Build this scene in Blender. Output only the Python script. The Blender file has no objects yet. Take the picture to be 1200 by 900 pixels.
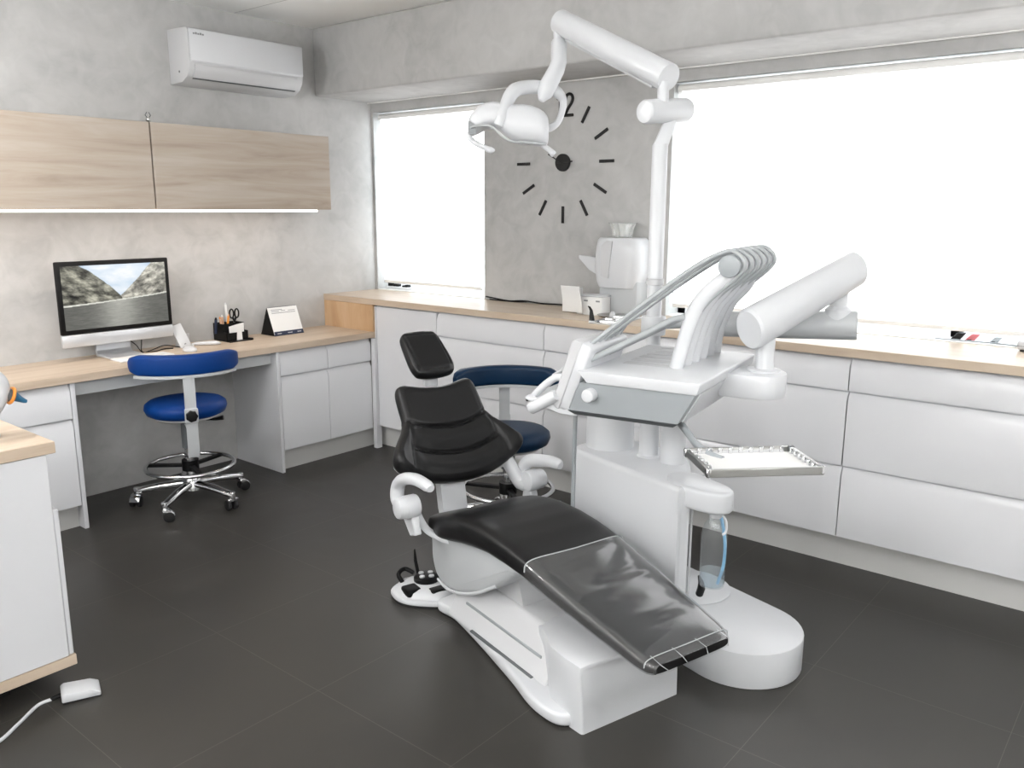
import bpy, bmesh, math, random
from mathutils import Vector, Matrix, noise
random.seed(7)
PI = math.pi
col = bpy.context.scene.collection

# ------------------------------------------------------------------ helpers
def lin(c):
    return tuple(((v/255)/12.92 if v/255 <= .04045 else ((v/255+.055)/1.055)**2.4) for v in c)

class MB:
    """collects shapes and links them as ONE mesh object"""
    def __init__(s): s.bm = bmesh.new()
    def _merge(s, b):
        me = bpy.data.meshes.new('t'); b.to_mesh(me); b.free()
        s.bm.from_mesh(me); bpy.data.meshes.remove(me); return s
    def box(s, x0, x1, y0, y1, z0, z1, bev=0.0, seg=2, mat=None):
        b = bmesh.new(); bmesh.ops.create_cube(b, size=1)
        for v in b.verts:
            v.co = Vector(((x0+x1)/2+v.co.x*(x1-x0), (y0+y1)/2+v.co.y*(y1-y0), (z0+z1)/2+v.co.z*(z1-z0)))
        if bev: bmesh.ops.bevel(b, geom=b.edges[:], offset=bev, segments=seg, affect='EDGES', profile=.5)
        if mat is not None: bmesh.ops.transform(b, matrix=mat, verts=b.verts)
        return s._merge(b)
    def prism(s, pts, lo, hi, plane='xy', bev=0.0, seg=2, mat=None):
        b = bmesh.new()
        f = {'xy': lambda a, c, h: (a, c, h), 'xz': lambda a, c, h: (a, h, c), 'yz': lambda a, c, h: (h, a, c)}[plane]
        v0 = [b.verts.new(f(p[0], p[1], lo)) for p in pts]; v1 = [b.verts.new(f(p[0], p[1], hi)) for p in pts]
        n = len(pts); b.faces.new(v0); b.faces.new(v1)
        for i in range(n): b.faces.new((v0[i], v0[(i+1) % n], v1[(i+1) % n], v1[i]))
        bmesh.ops.recalc_face_normals(b, faces=b.faces)
        if bev:
            es = [e for e in b.edges if e.calc_face_angle(0) > .5]
            bmesh.ops.bevel(b, geom=es, offset=bev, segments=seg, affect='EDGES', profile=.5)
        if mat is not None: bmesh.ops.transform(b, matrix=mat, verts=b.verts)
        return s._merge(b)
    def loft(s, secs, cap=True, ring=True):
        b = bmesh.new(); rows = [[b.verts.new(p) for p in sec] for sec in secs]; n = len(rows[0])
        for r0, r1 in zip(rows, rows[1:]):
            for i in range(n if ring else n-1):
                b.faces.new((r0[i], r0[(i+1) % n], r1[(i+1) % n], r1[i]))
        if cap and ring:
            b.faces.new(rows[0]); b.faces.new(rows[-1])
        return s._merge(b)
    def tube(s, pts, r, n=12, flat=1.0, up=None, cap=True, smooth=0):
        pts = [Vector(p) for p in pts]
        if smooth: pts, r = spline(pts, r, smooth)
        rs = r if isinstance(r, (list, tuple)) else [r]*len(pts)
        secs = []; prev = None
        for i, p in enumerate(pts):
            t = (pts[min(i+1, len(pts)-1)]-pts[max(i-1, 0)]).normalized()
            if prev is None:
                a = Vector(up) if up else (Vector((0, 0, 1)) if abs(t.z) < .9 else Vector((1, 0, 0)))
                prev = (a-t*a.dot(t)).normalized()
            else: prev = (prev-t*prev.dot(t)).normalized()
            q = t.cross(prev)
            secs.append([p+(prev*math.cos(2*PI*k/n)*rs[i]+q*math.sin(2*PI*k/n)*rs[i]*flat) for k in range(n)])
        return s.loft(secs, cap)
    def cyl(s, a, b, r, r2=None, n=24, bev=0.0):
        a, b = Vector(a), Vector(b); r2 = r if r2 is None else r2
        if bev:
            d = (b-a).normalized()
            return s.tube([a, a+d*bev*.3, a+d*bev, b-d*bev, b-d*bev*.3, b], [r-bev, r-bev*.3, r, r2, r2-bev*.3, r2-bev], n)
        return s.tube([a, b], [r, r2], n)
    def lathe(s, prof, c=(0, 0, 0), n=32, mat=None, closed=False):
        secs = [[Vector((c[0]+r*math.cos(2*PI*k/n), c[1]+r*math.sin(2*PI*k/n), c[2]+z)) for k in range(n)] for r, z in prof]
        if mat is not None: secs = [[mat @ p for p in q] for q in secs]
        if closed: secs = secs+[secs[0]]
        return s.loft(secs, not closed)
    def ball(s, c, r, seg=20):
        b = bmesh.new(); bmesh.ops.create_uvsphere(b, u_segments=seg, v_segments=seg//2, radius=1)
        r = (r, r, r) if not isinstance(r, (tuple, list)) else r
        for v in b.verts: v.co = Vector((c[0]+v.co.x*r[0], c[1]+v.co.y*r[1], c[2]+v.co.z*r[2]))
        return s._merge(b)
    def torus(s, c, R, r, n=48, m=10, axis=None):
        b = bmesh.new()
        rows = [[b.verts.new((c[0]+(R+r*math.cos(2*PI*j/m))*math.cos(2*PI*i/n), c[1]+(R+r*math.cos(2*PI*j/m))*math.sin(2*PI*i/n), c[2]+r*math.sin(2*PI*j/m))) for j in range(m)] for i in range(n)]
        for i in range(n):
            for j in range(m):
                b.faces.new((rows[i][j], rows[(i+1) % n][j], rows[(i+1) % n][(j+1) % m], rows[i][(j+1) % m]))
        return s._merge(b)
    def xf(s, m): bmesh.ops.transform(s.bm, matrix=m, verts=s.bm.verts); return s
    def build(s, name, m, parent=None, angle=40, off=None, normals=True):
        if off is None and parent is not None and 'off' in OFF.get(parent.name, {}): off = OFF[parent.name]['off']
        if off is not None: bmesh.ops.translate(s.bm, vec=-Vector(off), verts=s.bm.verts)
        bmesh.ops.remove_doubles(s.bm, verts=s.bm.verts, dist=1e-6)
        if normals: bmesh.ops.recalc_face_normals(s.bm, faces=s.bm.faces)
        me = bpy.data.meshes.new(name); s.bm.to_mesh(me); s.bm.free()
        me.materials.append(m); me.shade_smooth(); me.set_sharp_from_angle(angle=math.radians(angle))
        o = bpy.data.objects.new(name, me); col.objects.link(o)
        if parent is not None:
            o.parent = parent
            if parent.name in OFF: OFF[o.name] = OFF[parent.name]
        return o
OFF = {}
def spline(pts, r, k):
    rs = list(r) if isinstance(r, (list, tuple)) else [r]*len(pts)
    out, ro = [], []
    for i in range(len(pts)-1):
        p0, p1, p2, p3 = pts[max(i-1, 0)], pts[i], pts[i+1], pts[min(i+2, len(pts)-1)]
        for j in range(k):
            t = j/k
            out.append(.5*((2*p1)+(p2-p0)*t+(2*p0-5*p1+4*p2-p3)*t*t+(3*p1-p0-3*p2+p3)*t**3)); ro.append(rs[i]*(1-t)+rs[i+1]*t)
    out.append(pts[-1]); ro.append(rs[-1]); return out, ro
def tag(o, label, cat, group=None, kind=None):
    o['label'] = label; o['category'] = cat
    if group: o['group'] = group
    if kind: o['kind'] = kind
    return o
def thing(name, label, cat, loc=(0, 0, 0), rotz=0, off=(0, 0, 0), group=None, size=1.0):
    """an Empty at the thing's base; parts are modelled in its axes, 'off' is where the base sits in them"""
    o = bpy.data.objects.new(name, None); col.objects.link(o); o.empty_display_size = .1
    o.location = loc; o.rotation_euler = (0, 0, rotz); o.scale = (size, size, size); OFF[o.name] = {'off': off}
    return tag(o, label, cat, group)
def struct(o): o['kind'] = 'structure'; return o
def copy_tree(o, parent=None):
    c = o.copy(); col.objects.link(c)
    if parent is not None: c.parent = parent; c.matrix_parent_inverse = o.matrix_parent_inverse.copy()
    for ch in list(o.children): copy_tree(ch, c)
    return c
def rotm(ax, deg, c=(0, 0, 0)):
    return Matrix.Translation(c) @ Matrix.Rotation(math.radians(deg), 4, ax) @ Matrix.Translation(-Vector(c))
def rrect(w, h, r, n=6, cx=0, cy=0):
    out = []
    for sx, sy, a0 in ((1, 1, 0), (-1, 1, 90), (-1, -1, 180), (1, -1, 270)):
        for k in range(n+1):
            a = math.radians(a0+90*k/n); out.append((cx+sx*(w/2-r)+r*math.cos(a), cy+sy*(h/2-r)+r*math.sin(a)))
    return out
def resample(pts, n):
    P = [Vector(p) for p in pts]; P.append(P[0]); L = [0]
    for a, b in zip(P, P[1:]): L.append(L[-1]+(b-a).length)
    out = []; j = 0
    for i in range(n):
        d = L[-1]*i/n
        while L[j+1] < d: j += 1
        t = (d-L[j])/(L[j+1]-L[j]); out.append(P[j].lerp(P[j+1], t))
    return out
def smooth_loop(pts, k=8):
    P = [Vector(p) for p in pts]; n = len(P); out = []
    for i in range(n):
        p0, p1, p2, p3 = P[i-1], P[i], P[(i+1) % n], P[(i+2) % n]
        for j in range(k):
            t = j/k; out.append(.5*((2*p1)+(p2-p0)*t+(2*p0-5*p1+4*p2-p3)*t*t+(3*p1-p0-3*p2+p3)*t**3))
    return out

# ------------------------------------------------------------------ materials
def mat(name, c, rough=.5, metal=0.0, spec=.5, coat=0.0, bump=0.0, bscale=40, var=0.0, vscale=6, trans=0.0, alpha=1.0, emis=None, estr=0.0, srgb=True, sheen=0):
    m = bpy.data.materials.new(name); m.use_nodes = True; nt = m.node_tree; b = nt.nodes['Principled BSDF']
    c = lin(c) if srgb else c
    b.inputs['Base Color'].default_value = (*c, 1); b.inputs['Roughness'].default_value = rough; b.inputs['Metallic'].default_value = metal
    b.inputs['Specular IOR Level'].default_value = spec; b.inputs['Coat Weight'].default_value = coat; b.inputs['Coat Roughness'].default_value = .08
    b.inputs['Transmission Weight'].default_value = trans; b.inputs['Alpha'].default_value = alpha
    if emis: b.inputs['Emission Color'].default_value = (*lin(emis), 1); b.inputs['Emission Strength'].default_value = estr
    tc = nt.nodes.new('ShaderNodeTexCoord')
    if var or bump:
        n = nt.nodes.new('ShaderNodeTexNoise'); n.inputs['Scale'].default_value = vscale; n.inputs['Detail'].default_value = 6
        nt.links.new(tc.outputs['Object'], n.inputs['Vector'])
    if var:
        r = nt.nodes.new('ShaderNodeMix'); r.data_type = 'RGBA'
        r.inputs[6].default_value = (*[x*(1-var) for x in c], 1); r.inputs[7].default_value = (*[min(1, x*(1+var)) for x in c], 1)
        nt.links.new(n.outputs['Fac'], r.inputs[0]); nt.links.new(r.outputs[2], b.inputs['Base Color'])
    if bump:
        n2 = nt.nodes.new('ShaderNodeTexNoise'); n2.inputs['Scale'].default_value = bscale; n2.inputs['Detail'].default_value = 4
        nt.links.new(tc.outputs['Object'], n2.inputs['Vector'])
        bp = nt.nodes.new('ShaderNodeBump'); bp.inputs['Strength'].default_value = bump; bp.inputs['Distance'].default_value = .01
        nt.links.new(n2.outputs['Fac'], bp.inputs['Height']); nt.links.new(bp.outputs['Normal'], b.inputs['Normal'])
    return m
def nodes(m): return m.node_tree.nodes, m.node_tree.links, m.node_tree.nodes['Principled BSDF']

def plaster(name, c0, c1, c2):
    m = mat(name, c1, .62, spec=.3); N, L, b = nodes(m)
    g = N.new('ShaderNodeNewGeometry')
    n1 = N.new('ShaderNodeTexNoise'); n1.inputs['Scale'].default_value = 1.6; n1.inputs['Detail'].default_value = 8; n1.inputs['Roughness'].default_value = .62; n1.inputs['Distortion'].default_value = .7
    n2 = N.new('ShaderNodeTexNoise'); n2.inputs['Scale'].default_value = 9; n2.inputs['Detail'].default_value = 5; n2.inputs['Distortion'].default_value = 1.2
    L.new(g.outputs['Position'], n1.inputs['Vector']); L.new(g.outputs['Position'], n2.inputs['Vector'])
    mx = N.new('ShaderNodeMath'); mx.operation = 'MULTIPLY_ADD'; mx.inputs[1].default_value = .35; mx.inputs[2].default_value = 0
    ad = N.new('ShaderNodeMath'); ad.operation = 'MULTIPLY_ADD'; ad.inputs[1].default_value = .72
    L.new(n2.outputs['Fac'], mx.inputs[0]); L.new(n1.outputs['Fac'], ad.inputs[0]); L.new(mx.outputs[0], ad.inputs[2])
    r = N.new('ShaderNodeValToRGB'); e = r.color_ramp.elements
    e[0].position = .36; e[0].color = (*lin(c0), 1); e[1].position = .72; e[1].color = (*lin(c2), 1)
    x = e.new(.53); x.color = (*lin(c1), 1)
    L.new(ad.outputs[0], r.inputs[0]); L.new(r.outputs[0], b.inputs['Base Color'])
    bp = N.new('ShaderNodeBump'); bp.inputs['Strength'].default_value = .12; bp.inputs['Distance'].default_value = .01
    L.new(n2.outputs['Fac'], bp.inputs['Height']); L.new(bp.outputs['Normal'], b.inputs['Normal'])
    return m
def wood(name, c0, c1, c2, sc=(1.2, 14, 14), rough=.42):
    m = mat(name, c1, rough, spec=.4); N, L, b = nodes(m)
    tc = N.new('ShaderNodeNewGeometry'); mp = N.new('ShaderNodeMapping'); mp.inputs['Scale'].default_value = sc
    n1 = N.new('ShaderNodeTexNoise'); n1.inputs['Scale'].default_value = 1.0; n1.inputs['Detail'].default_value = 7; n1.inputs['Distortion'].default_value = .7; n1.inputs['Roughness'].default_value = .6
    L.new(tc.outputs['Position'], mp.inputs['Vector']); L.new(mp.outputs[0], n1.inputs['Vector'])
    r = N.new('ShaderNodeValToRGB'); e = r.color_ramp.elements
    e[0].position = .3; e[0].color = (*lin(c0), 1); e[1].position = .68; e[1].color = (*lin(c2), 1); x = e.new(.46); x.color = (*lin(c1), 1)
    L.new(n1.outputs['Fac'], r.inputs[0]); L.new(r.outputs[0], b.inputs['Base Color'])
    return m
def tiles(name, tx, ty, s, c0, c1, grout):
    m = mat(name, c0, .3, spec=.45); N, L, b = nodes(m)
    g = N.new('ShaderNodeNewGeometry'); sp = N.new('ShaderNodeSeparateXYZ'); L.new(g.outputs['Position'], sp.inputs[0])
    def line(out, t):
        a = N.new('ShaderNodeMath'); a.operation = 'SUBTRACT'; a.inputs[1].default_value = t-20*s-s/2; L.new(sp.outputs[out], a.inputs[0])
        q = N.new('ShaderNodeMath'); q.operation = 'MODULO'; q.inputs[1].default_value = s; L.new(a.outputs[0], q.inputs[0])
        d = N.new('ShaderNodeMath'); d.operation = 'SUBTRACT'; d.inputs[1].default_value = s/2; L.new(q.outputs[0], d.inputs[0])
        ab = N.new('ShaderNodeMath'); ab.operation = 'ABSOLUTE'; L.new(d.outputs[0], ab.inputs[0])
        lt = N.new('ShaderNodeMath'); lt.operation = 'LESS_THAN'; lt.inputs[1].default_value = .0011; L.new(ab.outputs[0], lt.inputs[0]); return lt
    mx = N.new('ShaderNodeMath'); mx.operation = 'MAXIMUM'; L.new(line('X', tx).outputs[0], mx.inputs[0]); L.new(line('Y', ty).outputs[0], mx.inputs[1])
    n1 = N.new('ShaderNodeTexNoise'); n1.inputs['Scale'].default_value = 4; n1.inputs['Detail'].default_value = 9; n1.inputs['Distortion'].default_value = .8
    L.new(g.outputs['Position'], n1.inputs['Vector'])
    r = N.new('ShaderNodeMix'); r.data_type = 'RGBA'; r.inputs[6].default_value = (*lin(c0), 1); r.inputs[7].default_value = (*lin(c1), 1); L.new(n1.outputs['Fac'], r.inputs[0])
    r2 = N.new('ShaderNodeMix'); r2.data_type = 'RGBA'; L.new(mx.outputs[0], r2.inputs[0]); L.new(r.outputs[2], r2.inputs[6]); r2.inputs[7].default_value = (*lin(grout), 1)
    L.new(r2.outputs[2], b.inputs['Base Color'])
    rr = N.new('ShaderNodeMapRange'); rr.inputs[3].default_value = .3; rr.inputs[4].default_value = .46; L.new(n1.outputs['Fac'], rr.inputs[0]); L.new(rr.outputs[0], b.inputs['Roughness'])
    return m
def clear(name, tint=(1, 1, 1), body=.05, rough=.05, ior=1.45, gain=1.0, wrinkle=0):
    m = bpy.data.materials.new(name); m.use_nodes = True; N, L = m.node_tree.nodes, m.node_tree.links
    N.remove(N['Principled BSDF']); out = [n for n in N if n.type == 'OUTPUT_MATERIAL'][0]
    tr = N.new('ShaderNodeBsdfTransparent'); tr.inputs[0].default_value = (*tint, 1)
    gl = N.new('ShaderNodeBsdfGlossy'); gl.inputs['Roughness'].default_value = rough
    df = N.new('ShaderNodeBsdfDiffuse'); df.inputs[0].default_value = (*tint, 1)
    fr = N.new('ShaderNodeFresnel'); fr.inputs[0].default_value = ior
    g = N.new('ShaderNodeMath'); g.operation = 'MULTIPLY'; g.use_clamp = True; g.inputs[1].default_value = gain; ge = N.new('ShaderNodeNewGeometry'); fb = N.new('ShaderNodeMath'); fb.operation = 'SUBTRACT'; fb.inputs[0].default_value = 1; L.new(ge.outputs['Backfacing'], fb.inputs[1])
    fm = N.new('ShaderNodeMath'); fm.operation = 'MULTIPLY'; L.new(fr.outputs[0], fm.inputs[0]); L.new(fb.outputs[0], fm.inputs[1]); L.new(fm.outputs[0], g.inputs[0])
    m1 = N.new('ShaderNodeMixShader'); m1.inputs[0].default_value = body; L.new(tr.outputs[0], m1.inputs[1]); L.new(df.outputs[0], m1.inputs[2])
    m2 = N.new('ShaderNodeMixShader'); L.new(g.outputs[0], m2.inputs[0]); L.new(m1.outputs[0], m2.inputs[1]); L.new(gl.outputs[0], m2.inputs[2])
    L.new(m2.outputs[0], out.inputs[0])
    if wrinkle:
        tc = N.new('ShaderNodeTexCoord'); mp = N.new('ShaderNodeMapping'); mp.inputs['Scale'].default_value = (4, 10, 4); mp.inputs['Rotation'].default_value = (0, 0, .25)
        ns = N.new('ShaderNodeTexNoise'); ns.inputs['Scale'].default_value = 1.0; ns.inputs['Detail'].default_value = .4; ns.inputs['Distortion'].default_value = .8
        L.new(tc.outputs['Object'], mp.inputs[0]); L.new(mp.outputs[0], ns.inputs['Vector'])
        bp = N.new('ShaderNodeBump'); bp.inputs['Strength'].default_value = wrinkle; bp.inputs['Distance'].default_value = .05
        L.new(ns.outputs['Fac'], bp.inputs['Height'])
        for q in (gl, fr, df): L.new(bp.outputs['Normal'], q.inputs['Normal'])
    return m

M = {}
M['plaster'] = plaster('grey_trowelled_plaster', (164, 164, 163), (179, 179, 178), (191, 191, 190))
M['ceiling'] = mat('white_ceiling_board', (242, 242, 240), .8, spec=.2)
M['floor'] = tiles('dark_grey_floor_tile', -2.4391, -1.2628, .5826, (46, 44, 42), (59, 57, 53), (80, 77, 72))
M['cab'] = mat('white_gloss_cabinet', (212, 213, 216), .22, spec=.45)
M['cabedge'] = mat('white_cabinet_edge', (200, 202, 206), .4)
M['kick'] = mat('pale_grey_plinth', (196, 196, 194), .5)
M['apron'] = mat('grey_apron_board', (196, 199, 200), .4)
M['oak'] = wood('light_oak_worktop', (181, 162, 142), (193, 175, 155), (203, 187, 169))
M['oakY'] = wood('light_oak_counter', (178, 160, 140), (192, 174, 154), (202, 187, 168), (14, 1.2, 14), .32)
M['oakend'] = wood('honey_oak_panel', (176, 141, 106), (190, 157, 121), (200, 169, 136), (14, 10, 2), .45)
M['oakcab'] = wood('greyed_oak_front', (156, 142, 127), (172, 159, 145), (182, 173, 162), (1.3, 15, 15), .5)
M['white'] = mat('white_enamelled_plastic', (203, 205, 208), .28, spec=.5)
M['whiteM'] = mat('matt_white_plastic', (194, 195, 197), .45)
M['pale'] = mat('pale_grey_plastic', (178, 181, 183), .35)
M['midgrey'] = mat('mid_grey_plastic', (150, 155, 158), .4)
M['darkgrey'] = mat('dark_grey_plastic', (92, 96, 98), .45)
M['hose'] = mat('grey_silicone_hose', (160, 164, 166), .4)
M['leather'] = mat('black_leatherette', (20, 20, 21), .36, spec=.35, bump=.012, bscale=260)
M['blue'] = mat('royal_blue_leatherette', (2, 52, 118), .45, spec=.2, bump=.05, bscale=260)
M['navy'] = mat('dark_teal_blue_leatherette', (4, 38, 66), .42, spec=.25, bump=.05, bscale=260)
M['chrome'] = mat('polished_chrome', (225, 226, 228), .12, 1.0)
M['steel'] = mat('brushed_steel', (190, 190, 188), .28, 1.0)
M['alu'] = mat('silver_aluminium', (206, 208, 211), .35, .55)
M['black'] = mat('black_plastic', (9, 9, 10), .45, spec=.25)
M['blackM'] = mat('matt_black', (10, 10, 11), .6)
M['rubber'] = mat('black_rubber', (24, 24, 25), .6)
M['paper'] = mat('white_paper', (226, 226, 225), .7)
M['navyprint'] = mat('navy_printed_card', (30, 40, 66), .5)
M['orange'] = mat('orange_plastic', (226, 146, 60), .4)
M['woodpen'] = mat('bare_wood_pencil', (222, 180, 148), .6)
M['bluetip'] = mat('steel_blue_plastic', (40, 104, 140), .4)
M['red'] = mat('dull_red_plastic', (176, 96, 100), .5)
M['bluetube'] = mat('pale_blue_tube', (126, 178, 214), .4)
M['water'] = clear('clear_water', (.80, .85, .88), .12, .03, 1.33)
M['bottle'] = clear('clear_plastic_bottle', (.93, .95, .96), .06, .06, 1.5, 1.0)
M['glass'] = clear('clear_window_glass', (.97, .99, .99), .0, .02)
M['glassbowl'] = clear('cut_glass', (.93, .94, .93), .30, .06, 1.6, 2.0)
M['film'] = clear('clear_protective_film', (.93, .94, .95), .05, .09, 1.5, 1.9, .10)
M['seam'] = mat('clear_film_welt', (168, 172, 174), .3)
M['led'] = mat('led_strip', (255, 250, 244), .5, emis=(255, 246, 236), estr=1.5)
M['panel'] = mat('added_lamp_glow', (255, 255, 255), .5, emis=(253, 252, 252), estr=26)  # glow of the added globe lamps out of view
M['rail'] = mat('white_blind_rail', (232, 232, 230), .4)
M['blind'] = mat('self_lit_white_blind_fabric', (245, 245, 245), .8, emis=(250, 252, 255), estr=.9)  # emission put into the fabric, standing in for daylight through it
M['sky'] = mat('bright_overcast_sky', (255, 255, 255), 1, emis=(250, 252, 255), estr=1.5)
M['ink'] = mat('grey_print', (130, 132, 134), .6)

# ------------------------------------------------------------------ room shell (X along desk wall, Y along window wall, Z up)
ZC, ZS = 2.582, 2.186
XW, YW = -5.6, -6.2
struct(MB().box(XW, .3, YW, .12, -.08, 0).build('floor', M['floor']))
cl = struct(MB().box(XW, .3, YW, .12, ZC, ZC+.06).build('ceiling', M['ceiling']))
struct(MB().box(-1.002, -.998, YW, 0, ZC-.0015, ZC).build('trim_1', M['kick']))
struct(MB().box(XW, .3, 0, .12, 0, ZC).build('wall_left', M['plaster']))
struct(MB().box(XW-.1, XW, YW, .12, 0, ZC).build('wall_back', M['ceiling']))
struct(MB().box(XW, .3, YW-.1, YW, 0, ZC).build('wall_front', M['ceiling']))
# window wall: pier, lintel, base, built round the two openings
ZT, CT = 2.125, .956
W1 = (-.02, -1.0); W2 = (-2.265, -5.0)
b = MB()
b.box(0, .22, W1[0], .12, 0, ZC); b.box(0, .22, W2[0], W1[1], 0, ZC); b.box(0, .22, YW, W2[1], 0, ZC)
for q in (W1, W2): b.box(0, .22, q[1], q[0], ZT, ZC); b.box(0, .22, q[1], q[0], 0, CT-.002)
struct(b.build('wall_right', M['plaster']))
struct(MB().box(-.458, 0, YW, 0, ZS, ZC, .012, 3).build('wall_soffit', M['plaster']))
struct(MB().box(-.03, -.018, YW, 0, ZS-.006, ZS+.002).build('trim_2', M['rail']))
def window(n, y0, y1):
    r = thing('window_%d' % n, 'white framed window behind the backlit blind', 'window', (.14, (y0+y1)/2, CT), 0, (.14, (y0+y1)/2, CT))
    del r['label']; del r['category']; r['kind'] = 'structure'
    f = MB(); t = .05; a, c = min(y0, y1), max(y0, y1)
    f.box(.13, .19, a, a+t, CT, ZT, .004); f.box(.13, .19, c-t, c, CT, ZT, .004)
    f.box(.13, .19, a, c, CT, CT+t, .004); f.box(.13, .19, a, c, ZT-t, ZT, .004)
    k = max(1, round((c-a)/1.1))
    for i in range(1, k): y = a+(c-a)*i/k; f.box(.13, .19, y-.03, y+.03, CT, ZT, .004)
    f.build('window_frame', M['white'], r)
    MB().box(.155, .163, a+.04, c-.04, CT+.04, ZT-.04).build('window_pane', M['glass'], r)
    struct(MB().box(.0, .13, a, c, CT-.002, CT+.004).build('window_sill_%d' % n, M['rail']))
window(1, *W1); window(2, *W2)
def blind(label, y0, y1, zb, yrail):
    r = thing('roller_blind', label, 'blind', (.035, (y0+y1)/2, zb), 0, (.035, (y0+y1)/2, zb), 'roller blinds of the window wall')
    a, c = min(y0, y1), max(y0, y1)
    MB().cyl((.035, a, ZT-.032), (.035, c, ZT-.032), .024, bev=.003).build('roller_tube', M['rail'], r)
    rows = []
    for i in range(25):
        z = zb+.012+(ZT-.04-zb-.012)*i/24; rows.append([(.016+.002*math.sin(i*.4), y, z) for y in (a+.025, (a+c)/2, c-.025)])
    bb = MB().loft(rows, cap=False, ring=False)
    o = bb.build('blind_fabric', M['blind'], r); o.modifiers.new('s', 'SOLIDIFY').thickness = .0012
    MB().box(.009, .023, a+.022, c-.022, zb, zb+.02, .004).build('bottom_bar', M['rail'], r)
    ch = MB()
    for dx in (.0, .012): ch.tube([(.03+dx, yrail, ZT-.05), (.03+dx, yrail, zb-.0+.02)], .0016, 6)
    ch.build('pull_chain', M['rail'], r)
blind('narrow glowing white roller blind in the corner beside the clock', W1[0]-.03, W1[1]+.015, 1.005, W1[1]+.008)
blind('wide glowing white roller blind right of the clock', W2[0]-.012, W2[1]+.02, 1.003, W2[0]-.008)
# daylight beyond the glass
struct(MB().box(.9, .92, -7, 1.5, -.5, 3.6).build('outdoor_sky', M['sky']))

# ------------------------------------------------------------------ desk wall
ZD, ZDB, YD = .75, .712, -.476
XL, XR, XC = -2.264, -1.161, -.458
tag(MB().box(-4.3, XC+.04, YD, 0, ZDB, ZD, .002, 1).build('worktop', M['oak']), 'long light oak desk worktop along the plaster wall under the monitor', 'worktop')
def handle_front(x0, x1, z0, z1, y, recess=.03):
    """a flat front with a sloping finger-grip edge along its top, facing -Y"""
    return MB().prism([(y, z0), (y+.018, z0), (y+.018, z1), (y+.0165, z1), (y, z1-recess)], x0, x1, 'yz')
def handle_front_x(y0, y1, z0, z1, x, recess=.03):
    return MB().prism([(x, z0), (x+.018, z0), (x+.018, z1), (x+.0165, z1), (x, z1-recess)], y0, y1, 'xz')
YF = -.4562
def desk_cabinet(label, x0, x1, cols, left_end, right_end, zk, zq):
    r = thing('base_cabinet', label, 'cabinet', ((x0+x1)/2, -.23, 0), 0, ((x0+x1)/2, -.23, 0))
    b = MB().box(x0+(.021 if left_end else 0), x1-(.021 if right_end else 0), YF+.02, -.005, zk+.002, ZDB-.001); b.build('carcass', M['cabedge'], r)
    e = MB()
    if left_end: e.box(x0, x0+.02, YF-.004, -.004, 0, ZDB-.001, .001, 1)
    if right_end: e.box(x1-.02, x1, YF-.004, -.004, 0, ZDB-.001, .001, 1)
    e.build('end_panel', M['cab'], r)
    MB().box(x0+(.02 if left_end else 0), (x1-.02 if right_end else -.373), YF+.055, YF+.07, 0, zk+.001).build('plinth', M['kick'], r)
    a = x0+(.022 if left_end else .002); c = x1-(.022 if right_end else .002); w = (c-a)/cols
    for i in range(cols):
        p, q = a+i*w+.0015, a+(i+1)*w-.0015
        handle_front(p, q, zq+.004, ZDB-.008, YF).build('drawer_front', M['cab'], r)
        handle_front(p, q, zk, zq-.004, YF).build('door', M['cab'], r)
    return r
desk_cabinet('white two-door base cabinet under the right end of the desk', XR, XC-.004, 2, True, False, .13, .565)
desk_cabinet('white base cabinet under the left end of the desk behind the island', XL-.9, XL, 2, False, True, .12, .54)
tag(MB().box(XL+.001, XR-.001, -.405, -.385, .638, ZDB-.001, .001, 1).build('apron_board', M['apron']), 'grey apron board under the desk over the knee space', 'panel')
# wall cabinets
ZU0, ZU1, YU = 1.497, 1.915, -.35
for x0, x1, lab in ((-1.736, -.644, 'greyed oak wall cabinet right of the narrow gap, below the air conditioner'), (-2.9, -1.742, 'greyed oak wall cabinet left of the narrow gap, above the monitor')):
    r = thing('wall_cabinet', lab, 'cabinet', ((x0+x1)/2, -.17, ZU0), 0, ((x0+x1)/2, -.17, ZU0), 'oak wall cabinets')
    MB().box(x0+.004, x1, YU+.02, -.002, ZU0, ZU1).build('carcass', M['oakcab'], r)
    MB().box(x0+.002, x1, YU, YU+.019, ZU0-.002, ZU1, .0015, 1).build('door', M['oakcab'], r)
r = thing('ceiling_hook', 'small metal bracket on top of the gap between the wall cabinets', 'bracket', (-1.738, -.34, ZU1), 0, (-1.738, -.34, ZU1))
b = MB().ball((-1.738, -.34, ZU1+.012), .012, 12).build('bracket_knob', M['steel'], r)
b = MB()
for d in (-1, 1): b.tube([(-1.738, -.34, ZU1+.015), (-1.738+.014*d, -.34, ZU1+.032), (-1.738+.005*d, -.34, ZU1+.046)], .0025, 6)
b.build('bracket_claw', M['darkgrey'], r)
tag(MB().box(-2.9, -.745, YU-.002, YU+.03, ZU0-.014, ZU0-.002, .003, 2).build('led_strip_light', M['led']), 'glowing white LED strip under the oak wall cabinets', 'lamp')

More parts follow.
